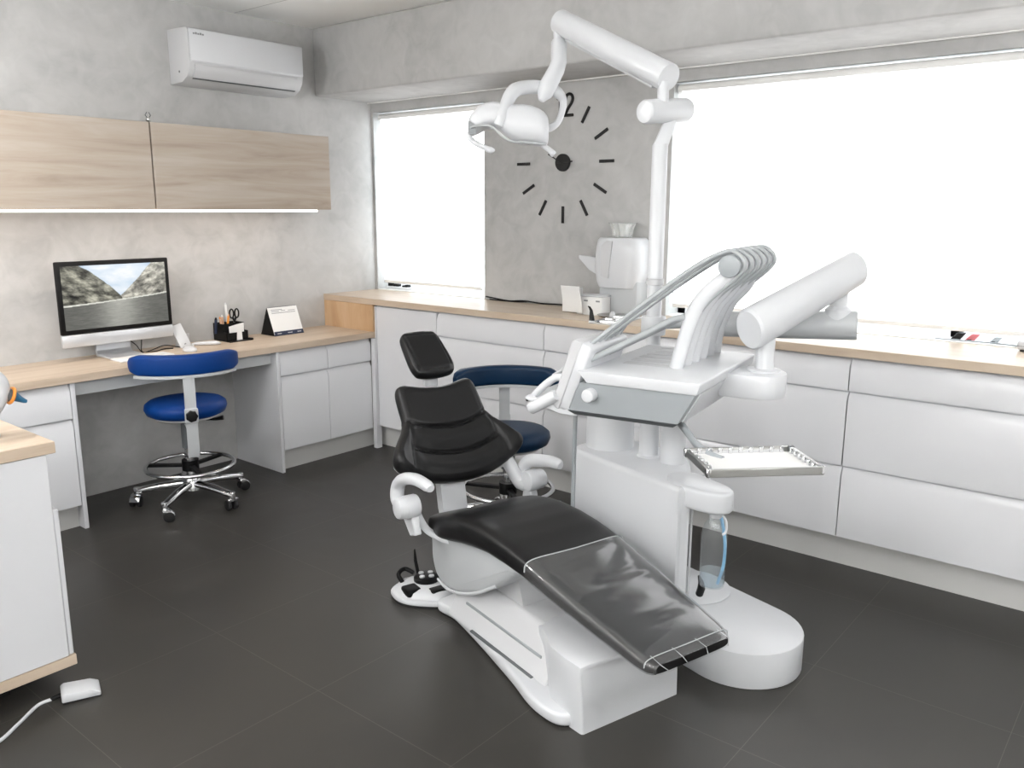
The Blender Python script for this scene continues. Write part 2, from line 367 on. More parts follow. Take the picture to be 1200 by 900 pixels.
# air conditioner
r = thing('air_conditioner', 'white split air conditioner high on the grey wall', 'air conditioner', (-1.055, -.1, 2.16), 0, (-1.055, -.1, 2.16))
prof = [(0, 2.43), (-.185, 2.425), (-.2, 2.41), (-.203, 2.25), (-.195, 2.215), (-.17, 2.18), (-.12, 2.155), (0, 2.15)]
MB().prism(prof, -1.415, -.695, 'yz', .006, 2).build('housing', M['whiteM'], r)
MB().prism([(-.204, 2.418), (-.212, 2.414), (-.213, 2.26), (-.205, 2.25)], -1.41, -.7, 'yz', .002, 1).build('front_panel', M['white'], r)
MB().prism([(-.203, 2.243), (-.209, 2.24), (-.198, 2.203), (-.178, 2.176), (-.17, 2.181)], -1.385, -.74, 'yz', .001, 1).build('louvre', M['whiteM'], r)
MB().prism([(-.176, 2.176), (-.1775, 2.1735), (-.168, 2.170)], -1.385, -.735, 'yz').build('outlet_slot', M['darkgrey'], r)
b = MB()
for i in range(5): b.box(-1.39+i*.013, -1.38+i*.013, -.2138, -.2125, 2.388, 2.396+.003*(i % 2))
b.build('logo', M['ink'], r)
MB().cyl((-1.4165, -.1, 2.21), (-1.414, -.1, 2.21), .006, n=12).build('screw_cap', M['darkgrey'], r)

# ------------------------------------------------------------------ window counter
ZB = .919
tag(MB().box(XC, -.001, -5.4, -.001, ZB, CT, .002, 1).build('worktop', M['oakY']), 'long light oak counter worktop under the windows', 'worktop')
tag(MB().box(XC+.003, XC+.021, -.475, -.002, ZD, ZB-.001, .001, 1).build('oak_end_panel', M['oakend']), 'honey oak upstand panel between the desk end and the counter', 'panel')
XF = -.4393
ys = [-1.012, -1.797, -2.583, -3.368, -4.153, -4.938]
f = thing('filler_cabinet', 'plain white cabinet front in the corner between desk and drawers', 'cabinet', (-.22, -.74, 0), 0, (-.22, -.74, 0))
MB().box(XF+.02, -.004, -1.01, -.48, .147, ZB-.001).build('carcass', M['cabedge'], f)
MB().box(XF, XF+.018, -1.0105, -.492, .146, ZB-.01, .001, 1).build('door', M['cab'], f)
MB().box(XC-.004, XF+.02, -.489, -.4572, 0, ZDB-.002, .001, 1).box(XF-.004, XF+.02, -.489, -.477, ZDB-.002, ZB-.01, .001, 1).build('corner_post', M['cab'], f)
MB().box(-.372, -.355, -1.0108, -.402, 0, .144).build('plinth', M['kick'], f)
places = ['behind the headrest of the dental chair', 'behind the dark blue stool and the chair unit', 'behind the delivery arm and the tray', 'on the right, right of the long vertical gap', 'at the far right edge of the photo']
for i in range(5):
    a, c = ys[i+1]+.001, ys[i]-.001
    r = thing('drawer_unit', 'white handleless three-drawer unit ' + places[i], 'cabinet', (-.22, (a+c)/2, 0), 0, (-.22, (a+c)/2, 0), 'white drawer units under the window counter')
    MB().box(XF+.02, -.004, a, c, .147, ZB-.001).build('carcass', M['cabedge'], r)
    for z0, z1 in ((.778, ZB-.01), (.459, .768), (.146, .450)):
        handle_front_x(a+.0015, c-.0015, z0, z1, XF, .035).build('drawer_front', M['cab'], r)
    MB().box(-.372, -.355, a-.0009, c+.0009, 0, .144).build('plinth', M['kick'], r)

# wall clock made of stuck-on marks
r = thing('wall_clock', 'black frameless wall clock of separate hour marks on the pier', 'clock', (0, -1.592, 1.757), 0, (0, -1.592, 1.757))
CY, CZ = -1.592, 1.757
MB().cyl((-.001, CY, CZ), (-.022, CY, CZ), .047, n=40, bev=.003).build('hub', M['blackM'], r)
for k in range(1, 12):
    a = math.radians(30*k); rm = .285
    m = Matrix.Translation((-.004, CY-rm*math.sin(a), CZ+rm*math.cos(a))) @ Matrix.Rotation(a, 4, 'X')
    MB().box(-.004, .003, -.008, .008, -.047, .047, .001, 1, m).build('hour_mark', M['blackM'], r)
n = MB(); z0 = CZ+.245
n.tube([(-.005, CY+.05, z0+.095), (-.005, CY+.028, z0+.115), (-.005, CY+.028, z0)], .008, 8)
two = [(-.02, .085), (-.015, .108), (.0, .117), (.02, .112), (.028, .092), (.02, .07), (.0, .045), (-.022, .01), (-.022, .006), (.032, .006)]
n.tube([(-.005, CY-.028-p, z0+q) for p, q in two], .008, 8, smooth=3)
n.build('numeral_twelve', M['blackM'], r)
MB().box(-.028, -.024, -.004, .004, -.03, .075, .001, 1, Matrix.Translation((0, CY, CZ)) @ Matrix.Rotation(math.radians(87), 4, 'X')).build('hour_hand', M['blackM'], r)
MB().box(-.033, -.029, -.003, .003, -.03, .1, .001, 1, Matrix.Translation((0, CY, CZ)) @ Matrix.Rotation(math.radians(-62), 4, 'X')).build('minute_hand', M['blackM'], r)

# ------------------------------------------------------------------ things on the desk
def fbm(x, y, o=5):
    v = 0; a = .5
    for i in range(o): v += a*noise.noise(Vector((x, y, 3.7+i*9.1))); x *= 2.03; y *= 2.03; a *= .52
    return v
def screen_mesh():
    nx, ny = 260, 146; bm = bmesh.new(); lay = bm.verts.layers.float_color.new('picture'); rows = []
    for j in range(ny+1):
        v = j/ny; row = []
        for i in range(nx+1):
            u = i/nx
            w = bm.verts.new((u, 0, v))
            lft = 1.0-1.05*(u-.17)-.75*max(0, u-.17)*max(0, u-.30)*2+.035*fbm(u*9, 1.3); rgt = .50+1.45*(u-.545)+.6*max(0, u-.6)**2+.04*fbm(u*8, 7.7)
            lake = .385+.06*(u-.3)**2+.09*u+.006*fbm(u*20, 5)
            if v < lake:
                g = .36+.34*math.exp(-((u-.52)/.2)**2)*(.6+.4*v)+.10*fbm(u*14, v*70)
                if v > lake-.018-.012*abs(u-.55): g = .80+.15*fbm(u*30, v*30)
                c = (g*1.08, g*1.08, g*1.03)
            elif v < lft and u < .548:
                g = .46+.75*fbm(u*11+v*6, v*9-u*3)+.22*fbm(u*50+v*40, v*60)+.1*(.9-v); c = (g*1.0, g*.99, g*.90)
            elif v < rgt and u > .5:
                g = .60+.75*fbm(u*11-v*8, v*9+u*5)+.22*fbm(u*50-v*40, v*60); c = (g, g*.985, g*.92)
            elif v < lake+.06: c = (.35, .35, .32)
            else:
                k = .6+fbm(u*4, v*7)+.5*(.85-v); c = (.66+.3*k, .77+.2*k, .88+.1*k)
            w[lay] = (*[max(.02, min(.98, q))**2.2 for q in c], 1); row.append(w)
        rows.append(row)
    for j in range(ny):
        for i in range(nx): bm.faces.new((rows[j][i], rows[j][i+1], rows[j+1][i+1], rows[j+1][i]))
    return bm
mp = mat('screen_picture', (10, 10, 10), .15, spec=.4); N, L, pb = nodes(mp)
at_ = N.new('ShaderNodeAttribute'); at_.attribute_name = 'picture'
L.new(at_.outputs['Color'], pb.inputs['Emission Color']); pb.inputs['Emission Strength'].default_value = .5
MX0, MX1, MY = -2.17, -1.592, -.15
r = thing('computer_monitor', 'large silver and black desktop computer showing a mountain lake', 'computer', ((MX0+MX1)/2, -.1, ZD), 0, ((MX0+MX1)/2, -.1, ZD))
MB().box(MX0, MX1, MY, MY+.022, .887, 1.245, .006, 2).build('display_panel', M['black'], r)
MB().box(MX0, MX1, MY, MY+.022, .823, .886, .005, 2).build('chin', M['alu'], r)
s = MB(); s.bm.free(); s.bm = screen_mesh()
s.xf(Matrix.Translation((MX0+.022, MY-.0012, .909)) @ Matrix.Diagonal((MX1-MX0-.044, 1, .314, 1)))
s.build('screen', mp, r)
MB().loft([[(MX0+.02+k, MY+.021+d, .84+k) for k, d in ((0, 0),)]+[(MX1-.02, MY+.021, .84), (MX1-.02, MY+.021, 1.23), (MX0+.02, MY+.021, 1.23)],
           [(MX0+.18, MY+.05, .9), (MX1-.18, MY+.05, .9), (MX1-.18, MY+.05, 1.15), (MX0+.18, MY+.05, 1.15)]]).build('rear_shell', M['alu'], r)
MB().prism([(-.09, .95), (-.075, .95), (-.062, .78), (-.075, .762), (-.26, .757), (-.26, .751), (-.06, .751), (-.045, .775)], -1.975, -1.79, 'yz', .002, 1).build('stand', M['alu'], r)
tag(MB().box(-1.985, -1.70, -.345, -.232, ZD+.0005, ZD+.011, .004, 2).build('keyboard', M['paper']), 'thin white keyboard on the desk in front of the monitor', 'keyboard')
tag(MB().loft([[(-1.575+.031*k*math.cos(2*PI*i/24), -.275+.052*k*math.sin(2*PI*i/24), ZD+.0005+z) for i in range(24)] for k, z in ((.9, 0), (1, .006), (.97, .014), (.75, .022), (.35, .026))]).build('computer_mouse', M['white']), 'white computer mouse on the desk right of the keyboard', 'mouse')
r = thing('tablet_stand', 'small white tilted tablet leaning at the right edge of the monitor', 'tablet', (-1.50, -.12, ZD), 0, (-1.50, -.12, ZD))
mm = Matrix.Translation((-1.515, -.145, ZD+.01)) @ Matrix.Rotation(math.radians(14), 4, 'Y') @ Matrix.Rotation(math.radians(-18), 4, 'X')
mm = Matrix.Translation((-1.525, -.15, ZD+.006)) @ Matrix.Rotation(math.radians(-20), 4, 'X') @ Matrix.Rotation(math.radians(-14), 4, 'Y')
MB().box(-.033, .033, -.005, .005, 0, .13, .004, 2, mm).build('tablet', M['white'], r)
MB().box(-.006, .006, -.0058, -.0045, .012, .018, .001, 1, mm).build('button', M['ink'], r)
MB().prism([(-.155, ZD+.001), (-.06, ZD+.001), (-.105, ZD+.07), (-.115, ZD+.07), (-.10, ZD+.006), (-.155, ZD+.012)], -1.54, -1.48, 'yz').build('rest', M['whiteM'], r)
r = thing('desk_cable', 'thin black cables lying on the desk under the monitor', 'cable', (-1.66, -.12, ZD), 0, (-1.66, -.12, ZD))
b = MB()
b.tube([(-1.80, -.06, .82), (-1.78, -.10, .79), (-1.765, -.13, ZD+.003), (-1.72, -.12, ZD+.003), (-1.66, -.07, ZD+.003), (-1.60, -.06, ZD+.012), (-1.55, -.10, ZD+.003), (-1.54, -.17, ZD+.003)], .0026, 6, smooth=6)
b.tube([(-1.72, -.05, .83), (-1.745, -.09, .79), (-1.76, -.125, ZD+.003), (-1.70, -.15, ZD+.003), (-1.64, -.12, ZD+.003), (-1.59, -.13, ZD+.003)], .0026, 6, smooth=6)
b.build('cord', M['black'], r)
r = thing('white_marker', 'white tube-shaped device lying on the desk right of the tablet', 'marker', (-1.38, -.2, ZD), 0, (-1.38, -.2, ZD))
MB().tube([(-1.47, -.11, ZD+.009), (-1.45, -.125, ZD+.0105), (-1.37, -.19, ZD+.0125), (-1.355, -.205, ZD+.011)], [.004, .009, .012, .008], 12).build('barrel', M['white'], r)
MB().tube([(-1.355, -.205, ZD+.011), (-1.348, -.211, ZD+.011)], [.006, .003], 10).build('tip', M['alu'], r)

# pen organiser: open box with a shorter front tray
ox0, ox1 = -1.275, -1.135
r = thing('pen_organizer', 'black desk organizer against the wall left of the calendar', 'organizer', (-1.2, -.1, ZD), 0, (-1.2, -.1, ZD))
b = MB(); t = .003
b.box(ox0, ox1+.01, -.19, -.02, ZD+.0005, ZD+.005)
b.box(ox0, ox0+t, -.12, -.02, ZD+.004, ZD+.10); b.box(ox1-t, ox1, -.12, -.02, ZD+.004, ZD+.10)
b.box(ox0, ox1, -.02-t, -.02, ZD+.004, ZD+.10); b.box(ox0, ox1, -.12, -.12+t, ZD+.004, ZD+.10)
b.box(-1.205-t/2, -1.205+t/2, -.12, -.02, ZD+.004, ZD+.10)
b.box(ox0, ox0+t, -.155, -.12, ZD+.004, ZD+.055); b.box(ox1-t, ox1, -.155, -.12, ZD+.004, ZD+.055); b.box(ox0, ox1, -.155, -.155+t, ZD+.004, ZD+.05)
b.box(ox1-.005, ox1+.01, -.19, -.155, ZD+.004, ZD+.012)
b.build('tray_box', M['black'], r)
def pencil(name, label, cat, m, tipm, p, q, rad, group=None):
    p, q = Vector(p), Vector(q); e = thing(name, label, cat, p, 0, p, group)
    MB().cyl(p, q, rad, n=8).build('barrel', m, e)
    MB().tube([q, q+(q-p).normalized()*.012], [rad*.95, rad*.35], 8).build('tip', tipm, e)
pencil('pencil', 'pale wooden pencil leaning left in the black organizer', 'pencil', M['woodpen'], M['orange'], (-1.235, -.06, ZD+.008), (-1.262, -.075, ZD+.128), .006)
pencil('pencil', 'orange pencil upright in the middle of the black organizer', 'pencil', M['orange'], M['woodpen'], (-1.225, -.07, ZD+.008), (-1.212, -.085, ZD+.14), .0065)
pencil('pencil', 'white and tan pencil just left of the scissors in the organizer', 'pencil', M['woodpen'], M['paper'], (-1.222, -.05, ZD+.008), (-1.235, -.055, ZD+.135), .006)
pencil('pen', 'tall white pen standing at the back of the black organizer', 'pen', M['paper'], M['white'], (-1.19, -.04, ZD+.008), (-1.196, -.035, ZD+.2), .007)
pencil('marker_pen', 'dark navy marker hanging on the left side of the organizer', 'pen', M['navyprint'], M['black'], (ox0-.011, -.06, ZD+.042), (ox0-.010, -.07, ZD+.125), .008)
r = thing('scissors', 'black-handled scissors standing handles up in the organizer', 'scissors', (-1.17, -.075, ZD+.008), 0, (-1.17, -.075, ZD+.008))
b = MB()
for d in (-1, 1): b.prism([(-1.17-.002*d, ZD+.01), (-1.17+.008*d, ZD+.105), (-1.17-.003*d, ZD+.105)], -.076+.0015*d, -.0745+.0015*d, 'xz')
b.build('blade', M['steel'], r)
for d in (-1, 1):
    pts = [Vector((-1.168+.017*d+.013*math.cos(a), -.075, ZD+.15+.026*math.sin(a))) for a in [2*PI*k/18 for k in range(19)]]
    b = MB().tube(pts, .0045, 8); b.tube([(-1.168+.012*d, -.075, ZD+.127), (-1.168-.004*d, -.075, ZD+.10)], .006, 8); b.build('handle', M['black'], r)
def card(label, pts, y0, name='note_card', group=None):
    return tag(MB().prism(pts, y0, y0+.0012, 'xz').build(name, M['paper']), label, 'card', group)
card('wide white card standing in the front of the black organizer', [(-1.245, ZD+.045), (-1.15, ZD+.045), (-1.148, ZD+.10), (-1.19, ZD+.095), (-1.248, ZD+.085)], -.138)
card('small white tag standing low in front of the organizer', [(-1.215, ZD+.0055), (-1.178, ZD+.0055), (-1.18, ZD+.058), (-1.21, ZD+.058)], -.162)
# calendar: tent of two boards
r = thing('desk_calendar', 'white tent desk calendar with a navy base strip beside the organizer', 'calendar', (-.86, -.11, ZD), 0, (-.86, -.11, ZD))
cx0, cx1 = -.965, -.755
MB().prism([(-.175, ZD+.001), (-.172, ZD+.001), (-.105, ZD+.165), (-.108, ZD+.165)], cx0, cx1, 'yz').build('page_board', M['paper'], r)
MB().prism([(-.036, ZD+.001), (-.033, ZD+.001), (-.101, ZD+.165), (-.104, ZD+.165)], cx0, cx1, 'yz').build('back_board', M['black'], r)
MB().prism([(-.1775, ZD+.001), (-.175, ZD+.001), (-.033, ZD+.001), (-.033, ZD+.006), (-.174, ZD+.006)], cx0, cx1, 'yz').build('foot_board', M['black'], r)
for x in (cx0, cx1-.002): MB().prism([(-.17, ZD+.003), (-.038, ZD+.003), (-.104, ZD+.16)], x, x+.002, 'yz').build('side_gusset', M['black'], r)
tl = math.atan2(.067, .164)
sm = Matrix.Translation((cx0, -.1758, ZD+.001)) @ Matrix.Rotation(-tl, 4, 'X')
MB().box(.001, .209, -.0012, .0, .0, .026, mat=sm).build('base_strip', M['navyprint'], r)
b = MB()
for a, c in ((.02, .05), (.095, .128), (.165, .193)): b.box(a, c, -.0018, -.001, .010, .015, mat=sm)
b.build('strip_print', M['pale'], r)
b = MB()
for a, c, z in ((.02, .075, .150), (.09, .12, .152), (.14, .19, .150), (.02, .19, .139), (.02, .1, .160)): b.box(a, c, -.0013, -.0004, z, z+.0032, mat=sm)
b.build('page_print', M['ink'], r)
b = MB()
for i in range(24): b.torus((cx0+.008+i*.0085, -.1055, ZD+.166), .0045, .0008, 10, 5)
b.build('wire_binding', M['darkgrey'], r)

# ------------------------------------------------------------------ saddle stools
def arc_pts(c, R, a0, a1, n): return [(c[0]+R*math.cos(a0+(a1-a0)*i/(n-1)), c[1]+R*math.sin(a0+(a1-a0)*i/(n-1))) for i in range(n)]
def stool(label, loc, face, seat_z, back_z, leather, base_rot, back_h, drop):
    """local +Y points from the seat to the middle of the backrest"""
    r = thing('wheeled_stool', label, 'stool', loc, face)
    prof = [(.02, -.058), (.165, -.058), (.19, -.045), (.2, -.02), (.196, .0), (.178, .014), (.13, .021), (.02, .018)]
    MB().lathe([(q*1.0, seat_z+z) for q, z in prof], n=48).build('seat', leather, r, 60)
    MB().lathe([(.02, seat_z-.072), (.15, seat_z-.072), (.158, seat_z-.066), (.158, seat_z-.058), (.02, seat_z-.058)], n=40).build('seat_pan', M['whiteM'], r)
    b = MB(); b.tube([(-.06, .06, seat_z-.08), (-.13, .09, seat_z-.08), (-.165, .10, seat_z-.074)], [.006, .008, .012], 8, flat=1.6); b.build('height_lever', M['black'], r)
    MB().cyl((0, 0, .12), (0, 0, seat_z-.06), .024, n=24).build('gas_column', M['chrome'], r)
    MB().cyl((0, 0, .30), (0, 0, seat_z-.06), .033, n=24, bev=.003).build('column_sleeve', M['darkgrey'], r)
    # footring
    b = MB().torus((0, 0, .205), .215, .0105, 56, 10); b.build('foot_ring', M['chrome'], r)
    b = MB()
    for k in range(3):
        a = base_rot+.3+k*2*PI/3; b.box(0, .212, -.014, .014, .196, .212, .003, 1, Matrix.Rotation(a, 4, 'Z'))
    b.lathe([(.026, .18), (.042, .18), (.042, .235), (.026, .235)], n=24); b.build('ring_bracket', M['black'], r)
    MB().lathe([(.026, .075), (.05, .078), (.046, .13), (.03, .15), (.026, .15)], n=24).build('hub', M['chrome'], r)
    for k in range(5):
        a = base_rot+k*2*PI/5; R = Matrix.Rotation(a, 4, 'Z')
        lg = MB(); lg.tube([(.03, 0, .108), (.15, 0, .1), (.262, 0, .083), (.28, 0, .08)], [.02, .018, .016, .013], 12, flat=1.25)
        lg.cyl((.272, 0, .062), (.272, 0, .098), .016, n=16, bev=.003); lg.xf(R)
        lo = lg.build('leg', M['chrome'], r)
        c2 = Matrix.Rotation(a, 4, 'Z') @ Matrix.Translation((.272, 0, 0)) @ Matrix.Rotation(.7*k, 4, 'Z')
        w = MB()
        for d in (-1, 1): w.cyl((.016, d*.008, .027), (.016, d*.027, .027), .0268, n=24, bev=.004)
        w.xf(c2); co = w.build('caster', M['rubber'], lo)
        h = MB(); h.prism([(-.012, .066), (.012, .066), (.034, .052), (.046, .03), (.04, .03), (.016, .046), (-.012, .05)], -.026, .026, 'xz', .003, 1)
        h.cyl((0, 0, .05), (0, 0, .07), .008, n=10); h.xf(c2); h.build('caster_hood', M['chrome'], lo)
    # backrest: curved cushion on a steel bar
    RB, cy = .29, -.06
    n = 29; a0, a1 = math.radians(90-58), math.radians(90+58); secs = []
    for i in range(n):
        t = i/(n-1); a = a0+(a1-a0)*t; e = min(1, 1-abs(2*t-1)**14*.6); hz = back_h/2*(.92 if e < .95 else 1)
        ring = []
        for k in range(20):
            q = 2*PI*k/20; cx, sz = math.cos(q), math.sin(q)
            f = lambda v: math.copysign(abs(v)**.45, v)
            rr_ = RB+.028*f(cx)*e; z = back_z+hz*f(sz)*e
            ring.append((rr_*math.cos(a), cy+rr_*math.sin(a), z))
        secs.append(ring)
    MB().loft(secs).build('backrest', leather, r, 50)
    pl = []
    for i in range(21):
        a = a0+.16+(a1-a0-.32)*i/20; z0 = back_z-back_h/2-.012
        pl.append([((RB+d)*math.cos(a), cy+(RB+d)*math.sin(a), z) for d, z in ((-.024, z0), (.024, z0), (.024, z0+.014), (-.024, z0+.014))])
    MB().loft(pl).build('backrest_plate', M['pale'], r)
    bar = MB(); yb = cy+RB+.012
    path = [(0, yb, back_z), (0, yb+.002, back_z-.14), (0, yb, drop+.03), (0, yb-.01, drop)]
    bar.loft([[(x, y+dy, z) for x, dy in ((-.026, -.006), (.026, -.006), (.026, .006), (-.026, .006))] for x0, y, z in path])
    bar.box(-.024, .024, .02, yb-.004, seat_z-.085, seat_z-.074, .002, 1)
    bar.box(-.024, .024, yb-.02, yb+.002, seat_z-.085, seat_z-.03, .002, 1)
    bar.build('backrest_bar', M['pale'], r)
    kb = MB(); kb.prism(rrect(.062, .07, .006), yb+.006, yb+.02, 'xz', .002, 1); kb.xf(Matrix.Translation((0, 0, seat_z-.012)))
    kb.build('clamp', M['alu'], r)
    kn = MB(); pts = [(.029*(1 if i % 2 else .86)*math.cos(2*PI*i/14), seat_z-.012+.029*(1 if i % 2 else .86)*math.sin(2*PI*i/14)) for i in range(14)]
    kn.prism(pts, yb+.018, yb+.042, 'xz', .003, 2); kn.build('clamp_knob', M['black'], r)
    return r
stool('royal blue wheeled stool with low backrest in front of the desk', (-1.755, -.515, 0), math.radians(156), .535, .768, M['blue'], math.radians(200), .1, .31)
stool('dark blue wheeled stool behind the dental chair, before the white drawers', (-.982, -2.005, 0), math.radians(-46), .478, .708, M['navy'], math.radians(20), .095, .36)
# ------------------------------------------------------------------ dental chair: local +Y towards the head end, +X towards the windows
TH = math.radians(73.756-90)
CO = Vector((-1.9, -3.257, 0))
CR = Matrix.Translation(CO) @ Matrix.Rotation(TH, 4, 'Z')
def cw(x, y, z): return CR @ Vector((x, y, z))
ch = thing('dental_chair', 'black leatherette dental chair on a white sliding base in the middle of the room', 'dental chair', cw(0, .4, 0), TH, (0, .4, 0))
# floor plate
left = [(-.168, .90), (-.158, .80), (-.172, .66), (-.192, .514), (-.222, .324), (-.247, .2), (-.25, .12), (-.235, .06), (-.19, .035)]
pts = [tuple(p) for p in smooth_loop(left+[(-.1, .04), (.1, .04), (.165, .06), (.17, .3), (.165, .6), (.165, .88), (.05, .93), (-.1, .925)], 5)]
MB().prism(pts, .004, .046, 'xy', .012, 3).build('floor_plate', M['white'], ch)
MB().prism([(p[0]*.97, .45+(p[1]-.45)*.985) for p in pts], 0, .006, 'xy').build('plate_gasket', M['rubber'], ch)
# front block with a chamfered flank
def blk(y, xl, xr, zt, r=.03):
    s = []
    for x, z in ((xl-.0, 0.0), (xl-.004, zt*.4), (xl-.012, zt-r), (xl-.008, zt-r*.3), (xl+.02, zt), (xl*.5, zt+.004), (xr*.5, zt+.004), (xr-.025, zt), (xr-.006, zt-r*.3), (xr-.004, zt-r), (xr, zt*.4), (xr+.004, 0.0)): s.append((x, y, z))
    return s
secs = [blk(.34, -.10, .13, .18), blk(.27, -.125, .14, .2), blk(.20, -.165, .165, .222), blk(.14, -.198, .175, .228), blk(.06, -.205, .18, .228)]
fr = []
for p in blk(.0, -.2, .185, .226): fr.append((p[0], p[1]-.028*(1-(p[0]/.21)**2)+.004, p[2]))
f2 = [(p[0]*.985, p[1]+.012-.012, p[2]) for p in fr]
f1 = [(p[0]*.965-.0003, p[1]-.010, .004+(p[2]-.004)*.955) for p in fr]; f15 = [(p[0]*.99, p[1]-.0065, .001+(p[2]-.001)*.985) for p in fr]
MB().loft(secs+[fr, f15, f1]).build('base_block', M['white'], ch, 30)
# sloped cover running back from the block, with two grooves
MB().prism([(-.186, .04), (-.178, .052), (-.118, .165), (-.098, .186), (.09, .19), (.115, .17), (.13, .04)], .2, .80, 'xz', .008, 2).build('slide_cover', M['whiteM'], ch)
b = MB()
b.box(-.192, -.18, .26, .63, .042, .05, .002, 1)
b.build('slide_groove', M['darkgrey'], ch)
MB().box(-.153, -.146, .26, .72, .10, .1105, .002, 1).build('slide_groove', M['midgrey'], ch)
# lift under the seat
MB().loft([[(x, y, z) for x, y in ((-.09, y0), (.09, y0), (.09, y1), (-.09, y1))] for z, y0, y1 in ((.1, .45, .8), (.2, .45, .82), (.33, .5, .84))]).build('lift_column', M['whiteM'], ch)
prof = [(.945, .325), (.957, .25), (.95, .19), (.915, .137), (.84, .118), (.74, .136), (.62, .185), (.5, .255), (.40, .345), (.5, .385), (.8, .36)]
pr2 = [tuple(p) for p in smooth_loop(prof, 4)]
MB().prism(pr2, -.165, .165, 'yz', .022, 3).build('seat_pan', M['pale'], ch, 30)
lip = [Vector((-.168, y, z)) for y, z in ((.90, .135), (.84, .122), (.74, .14), (.62, .189), (.5, .26))]
MB().tube(lip, .006, 8, flat=.5, smooth=4).build('pan_lip', M['white'], ch)
# seat and leg cushion
def interp(tab, y):
    for (a, *va), (c, *vc) in zip(tab, tab[1:]):
        if a >= y >= c or a <= y <= c:
            t = (y-a)/(c-a) if c != a else 0; return [p*(1-t)+q*t for p, q in zip(va, vc)]
    return list(tab[0][1:]) if abs(y-tab[0][0]) < abs(y-tab[-1][0]) else list(tab[-1][1:])
SEAT = [(.955, .372, .318, .165), (.94, .380, .308, .182), (.90, .396, .303, .193), (.84, .420, .308, .200), (.76, .448, .325, .205), (.68, .464, .345, .207), (.60, .470, .360, .207), (.50, .468, .372, .206), (.40, .458, .370, .204), (.30, .441, .362, .200), (.20, .417, .345, .195), (.10, .394, .328, .188), (.0, .372, .312, .180), (-.1, .350, .296, .172), (-.18, .332, .284, .165), (-.215, .322, .280, .158), (-.235, .312, .284, .145)]
def seat_sec(y, grow=0.0, n=36):
    zt, zb, w = interp(SEAT, y); zt += grow; zb -= grow; w += grow; h = (zt-zb)/2; zc = (zt+zb)/2; s = []
    for k in range(n):
        a = 2*PI*k/n; cx, sz = math.cos(a), math.sin(a)
        x = w*math.copysign(abs(cx)**.36, cx); z = zc+h*math.copysign(abs(sz)**.55, sz)
        if sz > 0: z -= .010*(1-(abs(x)/w)**2)*(.35+.65*min(1, max(0, (y+.05)/.35)))-.004
        s.append((x, y, z))
    return s
yy = [.955-.019*i for i in range(62)]+[-.218, -.228, -.235]
MB().loft([seat_sec(y) for y in yy if y >= -.236]).build('seat_cushion', M['leather'], ch, 50)
def cushion(outline, origin, uy, un, thick, dep, cen=(0, .1), nr=30, na=160, back=.86, edge=.9):
    """pad over a closed outline (x, s): domed front with creases, rounded rim, flat back"""
    O, UX, UY, UN = Vector(origin), Vector((1, 0, 0)), Vector(uy).normalized(), Vector(un).normalized()
    P = resample(outline, na); c = Vector(cen); b = MB(); secs = []
    def row(k, d): return [O+UX*(c.x+(p.x-c.x)*k)+UY*(c.y+(p.y-c.y)*k)+UN*d(c.x+(p.x-c.x)*k, c.y+(p.y-c.y)*k) for p in P]
    secs.append(row(.02, lambda x, s: -thick)); secs.append(row(back-.06, lambda x, s: -thick)); secs.append(row(back, lambda x, s: -thick+.002+.3*dep(x, s, 0)))
    for q in range(1, 9):
        t = q/9; a = -PI/2+PI*t
        k = back+(1-back)*math.cos(a)**.8
        k = max(k, edge+(1-edge)*math.cos(a)**.6 if t > .5 else k)
        secs.append(row(k, lambda x, s, a=a: -thick/2+thick/2*math.sin(a)+dep(x, s, 0)*(.3+.7*t)))
    for i in range(nr):
        k = edge*(1-i/nr); secs.append(row(max(k, .004), lambda x, s, k=k: dep(x, s, 1-k)))
    b.loft(secs); return b
half = [(0, .287), (.06, .292), (.115, .305), (.145, .310), (.166, .300), (.176, .27), (.180, .215), (.183, .165), (.20, .125), (.236, .08), (.268, .035), (.284, .002), (.28, -.025), (.25, -.052), (.19, -.08), (.10, -.106)]
outl = half+[(0, -.115)]+[(-x, s) for x, s in reversed(half[1:])]
outl = [tuple(p) for p in smooth_loop(outl, 5)]
def back_dep(x, s, e):
    wing = .055*max(0, (abs(x)-.15)/.13)**1.6
    d = wing+.012*min(1, e*5)**.5
    fade = min(1, max(0, (.2-abs(x))/.025))
    for s0, k in ((.105, 1.5), (-.004, 1.25)):
        d -= .011*fade*math.exp(-((s-(s0+k*x*x))/.0075)**2)
    if s < .16: d -= .006*math.exp(-((abs(x)-(.20-.02*(s/.1)))/.008)**2)*min(1, (.16-s)/.05)
    d += .004*math.cos((s-.05-1.3*x*x)*2*PI/.109)*fade*(1 if s < .12 else 0)
    return d
sdir, ndir = (0, .598, .802), (0, -.802, .598)
cushion(outl, (0, 1.013, .584), sdir, ndir, .062, back_dep, (0, .09), 46, 220).build('backrest_cushion', M['leather'], ch, 50)
